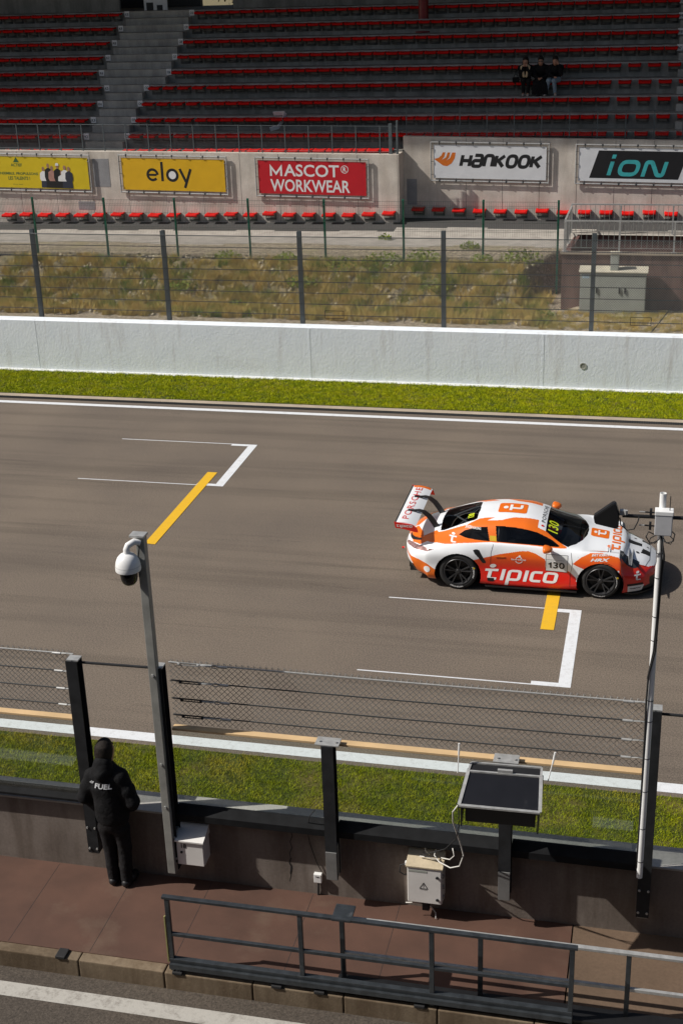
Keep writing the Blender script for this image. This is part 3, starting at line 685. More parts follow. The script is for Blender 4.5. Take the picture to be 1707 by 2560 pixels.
t, lay, w, h = banner('lemon yellow banner with a printed group of workers', -24.40, -20.33, 2.68, 3.99, 46.99, M['ban_lemon'])
lay('lettering', join2([fit2(text2('ACTIEF', .02), .96, .86, 1.40, .97), fit2(text2('ENSEMBLE, PROPULSONS', .022), .42, .545, 2.0, .655), fit2(text2('LES TALENTS !', .022), .80, .375, 1.66, .50), fit2(text2('#oser actief', 0), .97, .20, 1.36, .235)]), M['print_green'])
lay('emblem', join2([poly2([(1.06,1.01),(1.30,1.01),(1.18,1.20)])]), M['print_green'])
ppl = [(2.22,'letter_white','print_navy',.62),(2.42,'letter_black','letter_black',.74),(2.56,'print_pink','letter_black',.66),(2.78,'letter_black','letter_black',.72),(2.93,'letter_white','letter_black',.50),(3.06,'letter_white','print_navy',.68),(3.22,'print_navy','print_navy',.64)]
for i, (px, top, leg, hh) in enumerate(ppl):
    dz = .003*i
    for nm, g_, m_ in (('printed_leg', poly2([(px-.13,.115),(px+.12,.115),(px+.10,.38),(px-.11,.38)]), leg), ('printed_shirt', poly2([(px-.12,.36),(px+.11,.36),(px+.15,hh*.55+.1),(px+.13,hh+.02),(px+.04,hh+.09),(px-.04,hh+.09),(px-.14,hh+.02),(px-.16,hh*.55+.1)]), top), ('printed_head', disc2(px, hh+.17, .055, 12, .085), 'print_skin')):
        lay(nm, g_, M[m_], .0018+dz*.4+(.0005 if nm != 'printed_leg' else 0))
lay('printed_helmet', poly2([(2.71,.92),(2.85,.92),(2.83,1.0),(2.78,1.02),(2.73,1.0)]), M['letter_white'], .012)
# ------------------------------------------------------------------ white wall and the two fences behind it
mb = MB(); YW = 33.25
prof = [(YW,0),(YW,1.405),(YW+.02,1.425),(YW+.33,1.425),(YW+.35,1.405),(YW+.35,0)]
xs_ = np.linspace(X0, X1, 61); nP = len(prof)
vs = [(x, y, z) for x in xs_ for y, z in prof]
fs = [(i*nP+j, (i+1)*nP+j, (i+1)*nP+(j+1), i*nP+(j+1)) for i in range(60) for j in range(nP-1)]
ww = thing('barrier_wall', 'long white painted rendered wall along the far side of the track', 'wall', (0, YW, 0))
mb.add(vs, [f[::-1] for f in fs]).build('wall', M['plaster'], ww, fixn=True)
MB().add([(X0,YW-.10,.012),(X1,YW-.10,.012),(X1,YW-.002,.05),(X0,YW-.002,.05)], [(0,1,2,3)]).build('painted_footing', M['white_paint'], ww)
mb = MB(); hx, hz = -1.72, .62
mb.lathe([(.085, YW-.012), (.085, YW-.001)], (hx, 0, hz), 'y', 20); mb.lathe([(.085, YW-.012), (.065, YW-.012), (.065, YW-.003)], (hx, 0, hz), 'y', 20); mb.build('drain_ring', simple('pale pipe rim', (.42,.42,.38), .7), ww)
MB().lathe([(.0, YW-.004), (.066, YW-.004)], (hx, 0, hz), 'y', 20).build('drain_cover', simple('grey pipe cover', (.30,.31,.27), .7), ww)
mb = MB()
for x in (-16.5, -8.8, -2.75, 6.5): mb.box((x, YW-.0035, .05), (x+rnd.uniform(.03,.06), YW-.001, 1.40))
mb.build('wall_seam', M['plaster'], ww)
def chain(mb, x0, x1, y, z0, z1, cell, r, n=3):
    """diamond mesh in an x-z plane: two families of diagonal wires"""
    h = z1-z0; k = int((x1-x0+h)/cell)+1
    for s in (1, -1):
        for i in range(k):
            a = x0-h+i*cell; lo = max(a, x0); hi = min(a+h, x1)
            if hi-lo < .01: continue
            zl, zh = (z0+(lo-a), z0+(hi-a)) if s == 1 else (z1-(lo-a), z1-(hi-a))
            mb.tube([(lo, y+.004*s, zl), (hi, y+.004*s, zh)], r, n, caps=False)
cf = thing('chain_link_fence', 'tall grey chain link fence with steel posts behind the white wall', 'fence', (-9, 33.72, .4))
for x in (-20.2, -16.46, -12.75, -9.05, -5.31, -1.58, 2.15):
    mb = MB(); h = rnd.uniform(3.80, 3.90)
    mb.box((x-.055, 33.66, .3), (x+.055, 33.668, h)); mb.box((x-.006, 33.668, .3), (x+.006, 33.752, h)); mb.box((x-.055, 33.752, .3), (x+.055, 33.76, h)); mb.build('post', M['far_post'], cf)
mb = MB(); chain(mb, -22, 4, 33.64, 1.30, 3.70, .062, .0034); mb.build('chain_mesh', M['mesh_wire'], cf)
mb = MB()
for z in (1.66, 1.95, 2.24, 2.53, 2.82, 3.11, 3.40, 3.70): mb.tube([(-22, 33.655, z), (-10, 33.655, z-.01), (4, 33.655, z)], .011, 5)
mb.build('cable', M['dark_wire'], cf)
mb = MB()
for x, z in ((-16.05, 1.50), (-8.42, 1.58), (-.62, 1.60)):
    for a, b in (((x,z),(x+.50,z)),((x,z+.2),(x+.50,z+.2)),((x,z),(x,z+.2)),((x+.50,z),(x+.50,z+.2))): mb.bar((a[0],33.62,a[1]), (b[0],33.62,b[1]), .012, .012, (0,1,0))
mb.build('hatch_frame', M['dark_steel'], cf)
MB().tube([(-.12, 34.0, 1.30), (.35, 34.3, 1.9)], .012, 6).build('brace', M['dark_wire'], cf)
gf = thing('panel_fence', 'green post wire panel fence along the top of the grassy bank', 'fence', (-10, 42, 1.3))
gx = [-27.9,-25.35,-22.85,-20.36,-17.84,-15.40,-12.92,-10.42,-7.88,-5.37,-3.08]
for i, x in enumerate(gx):
    zb = float(bank_z([x], [42.0])[0]); zb = min(zb, 1.32); MB().bbox((x-.032, 41.97, zb-.3), (x+.032, 42.03, 3.24), .004).build('post', M['green_post'], gf)
mb = MB()
x = gx[0]
while x < gx[-1]: mb.bar((x, 41.96, 1.30), (x, 41.96, 3.20), .0045, .0045, (0,1,0)); x += .055
for z in (1.33, 1.52, 1.57, 1.80, 2.03, 2.26, 2.31, 2.54, 2.77, 3.0, 3.05, 3.18): mb.bar((gx[0], 41.955, z), (gx[-1], 41.955, z), .006, .006)
mb.build('wire_panel', M['green_wire'], gf)
mb = MB(); mb.box((gx[0], 41.93, 1.16), (gx[-2], 41.99, 1.34)); mb.build('base_shadow_strip', M['dark_steel'], gf)  # dark strip standing in for the shadow line along the fence foot
# stairwell with railing, and the electrical cabinet in front of it
sw = thing('stairwell', 'reddish concrete stairwell with a dark opening at the right below the stand', 'stairwell', (-3, 43.2, .3))
MB().box((-2.80, 40.10, 0), (30, 40.30, 2.0)).build('front_wall', concrete('reddish stairwell concrete', (.20,.125,.105), (.5,.5,.5), amt=.6), sw)
MB().box((-2.86, 40.05, 2.0), (30, 40.34, 2.05)).build('coping', M['drain_edge'], sw)
MB().prism([(-2.80,40.30,-1.5),(-2.80,45.8,-1.5),(-2.80,45.8,1.44),(-2.80,40.30,1.99)], (.18,0,0)).box((-2.62, 45.8, -1.5), (30, 46.0, 1.46)).build('shaft_wall', M['brick_red'], sw)
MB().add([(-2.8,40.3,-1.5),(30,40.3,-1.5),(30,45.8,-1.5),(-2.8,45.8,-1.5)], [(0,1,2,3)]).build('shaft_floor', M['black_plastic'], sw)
sr = thing('stairwell_railing', 'galvanised steel railing with upright bars around the stairwell', 'railing', (-3, 43.3, 1.5))
def rail_run(a, b, z0, h, posts):
    a, b = Vector(a), Vector(b); L = (b-a).length; d = (b-a)/L
    mt = MB(); mt.bar(a+Vector((0,0,h)), b+Vector((0,0,h)), .055, .04); mt.build('top_rail', M['galv'], sr)
    mt = MB(); mt.bar(a+Vector((0,0,.12)), b+Vector((0,0,.12)), .03, .012); 
    s = .157
    while s < L: p = a+d*s; mt.bar(p+Vector((0,0,.12)), p+Vector((0,0,h-.02)), .012, .012, d); s += .157
    mt.build('bar_infill', M['grey_steel'], sr)
    for s in posts:
        p = a+d*s; MB().bar(p, p+Vector((0,0,h-.02)), .08, .05, d).bar(p, p+Vector((0,0,.012)), .16, .16, d).build('post', M['galv'], sr)
rail_run((-2.74, 40.20, 2.05), (14, 40.20, 2.05), 2.05, .90, [.02, 1.57, 3.12, 4.7, 6.3])
rail_run((-2.95, 45.90, 1.46), (14, 45.90, 1.46), 1.46, .99, [.02, 1.62, 3.30, 5.0])
rail_run((-2.74, 40.26, 2.04), (-2.93, 45.84, 1.46), 1.46, .93, [.12, 2.6])
ec = thing('electrical_cabinet', 'grey green three door electrical cabinet standing behind the fence', 'cabinet', (-1.28, 39.7, .36))
cx0, cx1, cy0, cy1, cz0, cz1 = -2.22, -.34, 39.5, 39.96, .40, 1.60
MB().bbox((cx0, cy0, cz0), (cx1, cy1, cz1), .008).build('body', M['cab_grey'], ec)
MB().add([(cx0-.04,cy0-.05,cz1),(cx1+.04,cy0-.05,cz1),(cx1+.04,cy1+.03,cz1+.0),(cx0-.04,cy1+.03,cz1),(cx0-.04,cy0-.05,cz1+.03),(cx1+.04,cy0-.05,cz1+.03),(cx1+.04,cy1+.03,cz1+.10),(cx0-.04,cy1+.03,cz1+.10)], [(0,3,2,1),(4,5,6,7),(0,1,5,4),(1,2,6,5),(2,3,7,6),(3,0,4,7)]).build('roof', M['cab_top'], ec)
MB().box((cx0-.03, cy0-.02, .2), (cx1+.03, cy1, cz0)).build('plinth', M['drain_edge'], ec)
for a, b in ((cx0+.02, cx0+.55), (cx0+.56, cx0+1.21), (cx0+1.22, cx1-.02)):
    d = MB().box((a, cy0-.012, cz0+.04), (b, cy0-.001, cz1-.03)).build('door', M['cab_grey'], ec)
    hx = {0: b-.07, 1: b-.08, 2: a+.07}[0 if a < cx0+.1 else 1 if a < cx0+.9 else 2]
    MB().box((hx-.02, cy0-.04, 1.0), (hx+.02, cy0-.012, 1.16)).build('handle', M['black_plastic'], d)
MB().bbox((cx0+.84, cy0+.08, cz1+.05), (cx0+1.08, cy0+.30, cz1+.52), .02).build('vent_stack', M['cab_grey'], ec)
MB().bbox((cx0+.82, cy0+.06, cz1+.52), (cx0+1.10, cy0+.32, cz1+.57), .01).build('vent_cap', M['cab_top'], ec)
MB().box((cx0+.06, cy0-.016, cz1-.17), (cx0+.26, cy0-.012, cz1-.07)).build('sticker', simple('pale blue sticker', (.4,.52,.6), .5), ec)
# ------------------------------------------------------------------ pit lane side
structure(MB().add([(X0,-8,.39),(X1,-8,.39),(X1,10.50,.39),(X0,10.50,.39)], [(0,1,2,3)]).build('pit_lane', M['pitlane']))
lines('pit_lane_line', M['pit_white'], [[(X0,10.055),(X1,10.055),(X1,10.255),(X0,10.255)]], .394)
lines('glass_reflection_blocks', M['white_paint'], [[(-9.4,9.40),(-7.32,9.43),(-7.30,9.66),(-9.4,9.64)],[(-.42,9.58),(.09,9.60),(.09,9.80),(-.42,9.80)]], .398)  # unseen white blocks, added to reflect as pale patches in the glass panes
mb = MB(); x = -4.62-.96*60
while x < X1:
    mb.bbox((x+.006, 10.475, .2), (x+.954, 10.625, .600+rnd.uniform(-.004,.004)), .012); x += .96
structure(mb.build('kerb', M['kerb']))
structure(MB().box((X0, 10.60, .3), (-.515, 12.05, .612)).build('walkway', M['red_floor']))
structure(MB().box((-.500, 10.60, .3), (X1, 12.05, .606)).build('walkway', M['plain_floor']))
mb = MB()
for x in (-6.45, -5.51, -4.58, -3.39, -2.4): mb.box((x, 10.62, .6118), (x+.005, 11.98, .6128))
structure(mb.build('walkway_joint', M['black_rubber']))
for i, (x, lab) in enumerate(((-5.78, 'black rubber pad on the kerb left of the sliding rail'), (-4.47, 'rubber pad with white mark on the kerb at the rail end'), (-3.40, 'black rubber pad on the kerb below the rail, left of centre'), (-2.95, 'flat rubber pad on the kerb below the rail joint'), (-1.92, 'black rubber pad on the kerb below the right half of the rail'))):
    t = thing('kerb_pad', lab, 'pad', (x, 10.53, .60), 'rubber pads on the kerb'); MB().bbox((x-.055, 10.46, .598), (x+.055, 10.60, .632), .008).build('pad', M['black_rubber'], t)
    if i == 1: MB().box((x-.02, 10.48, .632), (x+.03, 10.57, .634)).build('mark', M['pit_white'], t)
# pit wall
PY = 12.0
pw = thing('pit_wall', 'low stained concrete pit wall along the red walkway', 'wall', (0, PY, .6))
mb = MB(); n_ = 40
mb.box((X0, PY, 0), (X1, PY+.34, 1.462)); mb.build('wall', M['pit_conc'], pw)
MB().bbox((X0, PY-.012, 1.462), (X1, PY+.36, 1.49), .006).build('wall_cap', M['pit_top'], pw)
def crack(pts, w): 
    mb = MB(); mb.add(*[(lambda g: [[(x, PY-.0015, z) for x, z in g[0]], g[1]])(stroke2(pts, w))][0]); return mb.build('crack', M['black_rubber'], pw)
crack([(-3.62,1.44),(-3.60,1.36),(-3.63,1.28),(-3.61,1.20),(-3.64,1.13),(-3.635,1.05)], .010); crack([(-3.63,1.06),(-3.65,.99),(-3.63,.95),(-3.645,.84)], .016); crack([(-3.65,.98),(-3.62,.93),(-3.66,.74)], .006)
# fence on the pit wall: posts, beams, glass, mesh
pf = thing('pit_fence', 'dark steel pit wall fence with glass panels and chain link mesh above', 'fence', (-2.4, 11.87, 1.0))
def hpost(x, z0, z1, w=.13, d=.14, y0=11.79, cap=True):
    mb = MB(); mb.box((x-w/2, y0, z0), (x+w/2, y0+.012, z1)); mb.box((x-.006, y0+.012, z0), (x+.006, y0+d-.012, z1)); mb.box((x-w/2, y0+d-.012, z0), (x+w/2, y0+d, z1))
    o = mb.build('post', M['dark_steel'], pf)
    if cap: MB().box((x-w/2-.002, y0+.03, z1-.012), (x+w/2+.002, y0+d+.002, z1+.004)).build('post_cap', M['galv'], o)
    MB().box((x-w/2+.012, y0+.012, z0-.02), (x+w/2-.012, PY-.001, z0+.4)).build('fixing_plate', M['grey_steel'], o)
    mbb = MB()
    for z in (z0+.06, z0+.34): 
        for sx in (-1, 1): mbb.lathe([(.013, y0-.012), (.013, y0)], (x+sx*.045, 0, z), 'y', 6); mbb.lathe([(0, y0-.012), (.013, y0-.012)], (x+sx*.045, 0, z), 'y', 6)
    mbb.build('bolt', M['galv'], o)
    return o
P1, P2, P3, P4, P5 = -5.90, -4.945, -3.11, -1.235, .205
for x in (P1-4.9, P1, P2, P5): hpost(x, .98, 3.45)
for x in (P1-2.9, P1-1.2, P3, P4):
    if x == P1-1.2: continue
    o = hpost(x, 1.0, 2.69, cap=False)
    MB().bbox((x-.062, 11.776, 1.0), (x+.062, 11.789, 1.36), .003).build('foot_plate', simple('grey foot plate', (.20,.20,.195), .5, .2), o)
    MB().bbox((x-.135, 11.80, 2.69), (x+.125, 11.96, 2.705), .004).build('top_plate', M['galv'], o)
    mbb = MB()
    for sx in (-.09, .085): mbb.lathe([(.014, 2.72), (.014, 2.70)], (x+sx, 11.86, 0), 'z', 6); mbb.lathe([(0, 2.72), (.014, 2.72)], (x+sx, 11.86, 0), 'z', 6)
    mbb.build('plate_bolt', M['galv'], o)
def beam(x0, x1):
    dy, dz = (.06, .05) if x1 < P1 + .1 else (0, 0)
    prof = [(11.845+dy,1.515+dz),(11.845+dy,1.595),(11.875+dy,1.625),(11.925+dy,1.675),(11.955+dy,1.675),(11.955+dy,1.495+dz),(11.875+dy,1.495+dz)]
    MB().prism([(x0, y, z) for y, z in prof], (x1-x0, 0, 0)).build('bottom_beam', M['beam_steel'], pf, fixn=True)
def tan(x0, x1): MB().bbox((x0, 11.93, 2.622), (x1, 12.02, 2.650), .004).build('top_beam', M['tan_beam'], pf)
def pane(x0, x1): MB().box((x0, 11.955, 1.60), (x1, 11.967, 2.621)).build('glass_pane', M['panel_glass'], pf)
for a, b in ((P2, P3), (P3, P4), (P4, P5), (P1-4.9, P1)): beam(a+.068, b-.068)
for a, b in ((P2+.07, P5-.07), (P1-4.9, P1-.07)): tan(a, b)
for a, b in ((P2+.068, P3), (P3+.002, P4), (P4+.002, P5-.068), (P1-4.9, P1-.068)): pane(a, b)
CZ = (3.42, 3.20, 2.98, 2.775)
def mesh_run(x0, x1):
    mb = MB(); chain(mb, x0, x1, 12.02, 2.66, 3.43, .066, .0024, 5); x = x0+.03
    while x < x1: mb.tube([(x-.012, 12.02, 3.42), (x-.004, 12.015, 3.455), (x+.012, 12.02, 3.44), (x+.006, 12.03, 3.415)], .0034, 4, mi=1); x += .066
    mb.build('chain_mesh', [M['mesh_wire'], M['galv']], pf)
    for i, z in enumerate(CZ): MB().tube([(x0, 12.012, z), ((x0+x1)/2, 12.012, z-.006), (x1, 12.012, z)], .0075 if i else .009, 8).build('cable', M['galv'] if i == 0 else M['dark_wire'], pf)
mesh_run(P2+.07, P5-.07); mesh_run(P1-4.9, P1-.07)
for z in CZ:                                                   # tensioners: rod, turnbuckle body, shackle and ferrule
    m_ = M['galv'] if z in (CZ[0],) else M['dark_steel']; x = P2+.07
    MB().tube([(x+.02, 12.0, z+.01), (x+.12, 12.0, z+.006)], .010, 8).box((x+.12, 11.985, z+.012), (x+.34, 11.992, z+.022)).box((x+.12, 11.985, z-.016), (x+.34, 11.992, z-.006)).tube([(x+.11, 11.99, z), (x+.135, 11.99, z)], .018, 8).tube([(x+.325, 11.99, z), (x+.35, 11.99, z)], .018, 8).build('turnbuckle', m_, pf)
    th = [(x+.52+.032*math.cos(R(a)), 11.992, z+.020*math.sin(R(a))) for a in range(0, 361, 30)]
    MB().tube([(x+.35, 11.99, z), (x+.48, 11.99, z)], .007, 6).tube(th, .006, 6).build('shackle', M['galv'], pf)
    MB().tube([(x+.56, 12.0, z-.002), (x+.66, 12.0, z-.003)], .015, 10).build('ferrule', M['galv'], pf)
    for xe in (P5-.07, P1-.07): MB().tube([(xe-.24, 12.0, z), (xe-.14, 12.0, z)], .015, 10).build('ferrule', M['galv'], pf); MB().tube([(xe-.14, 12.0, z), (xe-.07, 11.99, z+.012), (xe, 11.99, z+.004)], .007, 6).build('shackle', M['galv'], pf)
MB().tube([(P1+.05, 11.90, 3.39), (P2-.05, 11.90, 3.40)], .015, 8).build('gap_bar', M['dark_steel'], pf)
MB().tube([(P5+.06, 11.90, 3.37), (P5+4, 11.90, 3.37)], .015, 8).build('gap_bar', M['dark_steel'], pf)
# camera mast and dome camera
cm = thing('camera_mast', 'tall grey square mast carrying a white dome camera by the pit wall gap', 'mast', (-4.955, 11.78, .72))
MB().bbox((-5.00, 11.735, .86), (-4.91, 11.825, 4.99), .006).build('mast', M['grey_steel'], cm)
MB().box((-5.01, 11.825, .86), (-4.90, 11.999, 1.0)).box((-5.01, 11.825, 1.2), (-4.90, 11.999, 1.35)).build('wall_bracket', M['dark_steel'], cm)
MB().bbox((-5.06, 11.72, 4.985), (-4.90, 11.84, 5.01), .004).build('top_plate', M['galv'], cm)
for z in (3.40, 1.75, 2.3): MB().lathe([(.016, 11.72), (.016, 11.736)], (-4.955, 0, z), 'y', 8).lathe([(0, 11.72), (.016, 11.72)], (-4.955, 0, z), 'y', 8).build('bolt', M['galv'], cm)
dc = thing('dome_camera', 'white dome surveillance camera with black lens ball hanging on the mast', 'camera', (-5.04, 11.55, 4.6))
cx, cyy = -5.065, 11.64
dsc = lambda pr: [(r_*.88, 4.872 + (z_-4.872)*.72) for r_, z_ in pr]
MB().tube([(-4.96,11.735,4.93),(-5.0,11.70,4.955),(-5.05,11.65,4.93),(-5.065,11.64,4.89),(cx,cyy,4.84)], [.036,.034,.034,.034,.036], 14).build('bracket', M['white_plastic'], dc, smooth=50)
MB().lathe(dsc([(.0,4.872),(.045,4.868),(.085,4.845),(.118,4.80),(.138,4.74),(.147,4.68),(.150,4.632),(.147,4.612),(.135,4.606),(.0,4.606)]), (cx, cyy, -.02), 'z', 40).build('housing', M['white_plastic'], dc, smooth=45)
MB().lathe(dsc([(.148,4.690),(.1485,4.687)]), (cx, cyy, -.02), 'z', 40).build('seam', M['grey_steel'], dc)
MB().lathe([(.086,4.69),(.09,4.64),(.088,4.60),(.078,4.56),(.058,4.532),(.03,4.519),(0,4.515)], (cx, cyy, -.02), 'z', 32).build('lens_ball', simple('glossy black dome', (.006,.006,.007), .12), dc, smooth=True)
MB().tube([(-4.97,11.70,4.93),(-4.95,11.70,4.89),(-4.985,11.72,4.75),(-4.99,11.725,4.55)], .006, 6).build('lead', M['black_rubber'], dc)
# white pole with the antenna box
wp = thing('antenna_pole', 'tall white tube strapped to the right fence post, carrying an antenna box', 'pole', (.15, 11.62, 1.6))
MB().lathe([(.0,1.585),(.030,1.585),(.030,5.79),(.026,5.79),(.026,5.76)], (.15, 11.66, 0), 'z', 20).build('tube', M['white_plastic'], wp, smooth=40)
mb = MB()
for z in (1.78, 2.18, 2.62, 3.0, 3.42, 3.65, 4.3, 4.55, 4.95, 5.2): mb.lathe([(.0325, z), (.0325, z+.008)], (.15, 11.66, 0), 'z', 16)
mb.build('strap', M['dark_steel'], wp)
mb = MB(); mb.tube([(.155,11.612,5.38),(.19,11.60,5.2),(.178,11.61,5.0),(.172,11.622,4.6),(.165,11.622,4.2),(.118,11.625,3.95),(.112,11.632,3.6),(.118,11.64,3.3),(.119,11.645,2.7),(.12,11.65,2.2),(.12,11.655,1.7)], .010, 8); mb.tube([(.15,11.61,5.4),(.17,11.595,5.15),(.165,11.60,4.9),(.16,11.62,4.5),(.15,11.625,4.2),(.11,11.63,3.9)], .008, 8)
mb.build('cable_run', M['black_rubber'], wp, smooth=True)
ab = thing('antenna_box', 'grey white junction box near the top of the white pole', 'box', (.17, 11.55, 5.4))
MB().bbox((.09, 11.53, 5.425), (.245, 11.63, 5.655), .008).build('housing', simple('pale grey plastic', (.50,.50,.51), .45), ab)
MB().bbox((.086, 11.526, 5.62), (.249, 11.634, 5.662), .006).build('lid', M['white_plastic'], ab)
mb = MB()
for z in (5.62, 5.49): mb.tube([(.09,11.60,z),(-.00,11.60,z+.002)], .007, 6); mb.bbox((.04,11.58,z-.035), (.062,11.62,z+.035), .004)
mb.build('clamp', M['black_plastic'], ab)
mb = MB()
for z in (5.62, 5.49): mb.tube([(-.0,11.60,z+.002),(-.05,11.60,z+.002)], .006, 6)
mb.build('clamp_rod', M['galv'], ab)
MB().tube([(.215,11.57,5.66),(.215,11.57,5.80)], .004, 6).build('whip', M['black_plastic'], ab)
mb = MB(); mb.tube([(.10,11.54,5.43),(.04,11.53,5.46),(.02,11.53,5.41),(.06,11.53,5.34),(.13,11.54,5.38)], .006, 6); mb.tube([(.11,11.54,5.43),(.06,11.53,5.40),(.05,11.53,5.36),(.10,11.53,5.35),(.14,11.55,5.39)], .005, 6); mb.tube([(.235,11.54,5.48),(.27,11.53,5.45),(.26,11.53,5.38),(.20,11.53,5.36),(.17,11.55,5.40)], .006, 6); mb.tube([(.225,11.54,5.43),(.26,11.53,5.40),(.24,11.53,5.35),(.18,11.54,5.37)], .005, 6)
mb.build('lead', M['black_rubber'], ab)
an = thing('wedge_antenna', 'black wedge shaped antenna on a horizontal arm beside the white pole', 'antenna', (-.33, 11.55, 5.58))
pts = [(-.455,5.575),(-.285,5.715),(-.262,5.712),(-.225,5.60),(-.228,5.475),(-.245,5.465),(-.44,5.505)]
bmq = bmesh.new(); vf = [bmq.verts.new((x, 11.53, z)) for x, z in pts]; vb = [bmq.verts.new((x, 11.61, z)) for x, z in pts]
bmq.faces.new(vf); bmq.faces.new(vb[::-1])
for i in range(len(pts)): bmq.faces.new([vf[i], vb[i], vb[(i+1) % len(pts)], vf[(i+1) % len(pts)]])
bmesh.ops.recalc_face_normals(bmq, faces=bmq.faces); bmesh.ops.bevel(bmq, geom=list(bmq.edges), offset=.008, segments=2, affect='EDGES')
mw = MB(); bmq.verts.ensure_lookup_table(); mw.add([v.co for v in bmq.verts], [[v.index for v in f.verts] for f in bmq.faces]); bmq.free(); mw.build('cover', M['black_plastic'], an)
MB().tube([(-.20,11.60,5.575),(1.2,11.60,5.595)], .017, 10).build('arm', M['black_steel'], an)
MB().bbox((-.225,11.57,5.585), (-.18,11.62,5.635), .006).tube([(-.17,11.57,5.60),(-.17,11.57,5.64)], .018, 8).build('mount', M['galv'], an)
MB().tube([(-.22,11.56,5.57),(-.21,11.555,5.50),(-.15,11.55,5.455),(-.09,11.55,5.47),(-.06,11.56,5.54),(-.05,11.58,5.58)], .006, 6).build('lead', M['black_rubber'], an)
# trackside display
td = thing('pit_display', 'black hooded pit display with aluminium edges mounted on a fence post', 'display', (-1.23, 11.5, 2.4))
def hood(x, y, z): return (x, y, z)
xa, xb = -1.625, -.835
A = [(xa+.045,11.74,2.70),(xb-.035,11.74,2.715),(xb-.03,11.62,2.69),(xa+.03,11.62,2.675),(xa-.005,11.20,2.545),(xb,11.20,2.555)]
MB().add([A[3],A[2],A[5],A[4]]+[(p[0],p[1],p[2]-.03) for p in (A[3],A[2],A[5],A[4])], [(3,2,1,0),(4,5,6,7),(0,1,5,4),(1,2,6,5),(2,3,7,6),(3,0,4,7)]).build('hood_panel', simple('glossy black panel', (.010,.010,.012), .3, dirt=((.06,.06,.06), .6, .5)), td, fixn=True)
MB().add([A[0],A[1],A[2],A[3]]+[(p[0],p[1],p[2]-.03) for p in (A[0],A[1],A[2],A[3])], [(3,2,1,0),(4,5,6,7),(0,1,5,4),(1,2,6,5),(2,3,7,6),(3,0,4,7)]).build('hood_panel', M['black_plastic'], td, fixn=True)
mb = MB()
for i, j in ((0,1),(3,2),(4,5),(0,3),(3,4),(1,2),(2,5)):
    p, q = Vector(A[i])+Vector((0,0,.004)), Vector(A[j])+Vector((0,0,.004)); mb.bar(p, q, .034 if (i, j) in ((4,5),(3,4),(2,5)) else .022, .018)
mb.build('hood_frame', M['galv'], td)
MB().add([(xa+.06,11.66,2.66),(xb-.06,11.66,2.67),(xb-.05,11.25,2.53),(xa+.05,11.25,2.52),(xa+.06,11.70,2.42),(xb-.06,11.70,2.43),(xb-.05,11.27,2.33),(xa+.05,11.27,2.32)], [(0,1,2,3),(7,6,5,4),(0,4,5,1),(1,5,6,2),(2,6,7,3),(3,7,4,0)]).build('screen', M['black_plastic'], td, fixn=True)
for x, nm in ((xa+.01, 1), (xb-.012, -1)): MB().prism([(x,11.70,2.66),(x,11.20,2.53),(x,11.205,2.30),(x,11.25,2.32),(x,11.5,2.44),(x,11.70,2.48)], (.012*nm,0,0)).build('side_flap', M['black_steel'], td, fixn=True)
MB().bar((-1.30,11.63,2.712), (-1.15,11.63,2.715), .03, .03).build('handle', M['galv'], td)
MB().box((-1.30,11.72,2.30), (-1.16,11.80,2.66)).build('mount', M['black_steel'], td)
for x, dx in ((-1.71, .01), (-.80, .06)): MB().tube([(x, 11.66, 2.62), (x+dx*.6, 11.68, 2.80), (x+dx, 11.69, 2.92)], .006, 6).tube([(x+dx*.7, 11.68, 2.82), (x+dx*1.05, 11.69, 2.95)], .010, 6).build('stub_antenna', M['white_plastic'], td)
# boxes on the wall
b18 = thing('junction_box', 'white sloped roof junction box numbered 18 on the pit wall', 'box', (-4.72, 11.85, .95))
xa, xb, yf, yb, z0, z1 = -4.885, -4.575, 11.775, 11.995, .975, 1.305
MB().bbox((xa, yf, z0), (xb, yb, z1), .006).build('housing', M['white_enamel'], b18)
MB().add([(xa-.012,yf-.02,z1),(xb+.012,yf-.02,z1),(xb+.012,yb,z1+.085),(xa-.012,yb,z1+.085),(xa-.012,yf-.02,z1-.018),(xb+.012,yf-.02,z1-.018),(xb+.012,yb,z1-.018),(xa-.012,yb,z1-.018)], [(0,1,2,3),(7,6,5,4),(0,4,5,1),(1,5,6,2),(2,6,7,3),(3,7,4,0)]).build('roof', M['white_enamel'], b18, fixn=True)
mb = MB(); put2(mb, fit2(text2('18', .03), xa+.055, z1-.105, xa+.115, z1-.045), (0, yf-.003, 0), (1,0,0), (0,0,1)); mb.build('lettering', M['letter_black'], b18)
MB().lathe([(.014, yf-.012), (.014, yf)], (xa+.055, 0, z0+.17), 'y', 10).lathe([(0, yf-.012), (.014, yf-.012)], (xa+.055, 0, z0+.17), 'y', 10).build('lock', M['dark_steel'], b18)
sb = thing('socket_box', 'small white socket box with a black lead low on the pit wall', 'box', (-3.32, 11.97, .8))
MB().bbox((-3.365, 11.945, .80), (-3.275, 11.998, .915), .008).build('housing', M['white_plastic'], sb)
mb = MB(); put2(mb, fit2(text2('TMS', .01), -3.345, .872, -3.295, .892), (0, 11.943, 0), (1,0,0), (0,0,1)); mb.build('lettering', M['letter_black'], sb)
MB().tube([(-3.32,11.985,.81),(-3.325,11.98,.70),(-3.33,11.985,.61)], .012, 6).tube([(-3.28,11.985,.93),(-3.33,11.98,1.05),(-3.40,11.985,1.3),(-3.41,11.93,1.52),(-3.35,11.85,1.75),(-3.28,11.83,1.86)], .005, 5).build('lead', M['black_rubber'], sb)
ct = thing('control_cabinet', 'stained white control cabinet with warning triangle and loose cables on the wall', 'cabinet', (-2.08, 11.88, .84))
xa, xb, yf, yb, z0, z1 = -2.275, -1.895, 11.76, 11.995, .845, 1.325
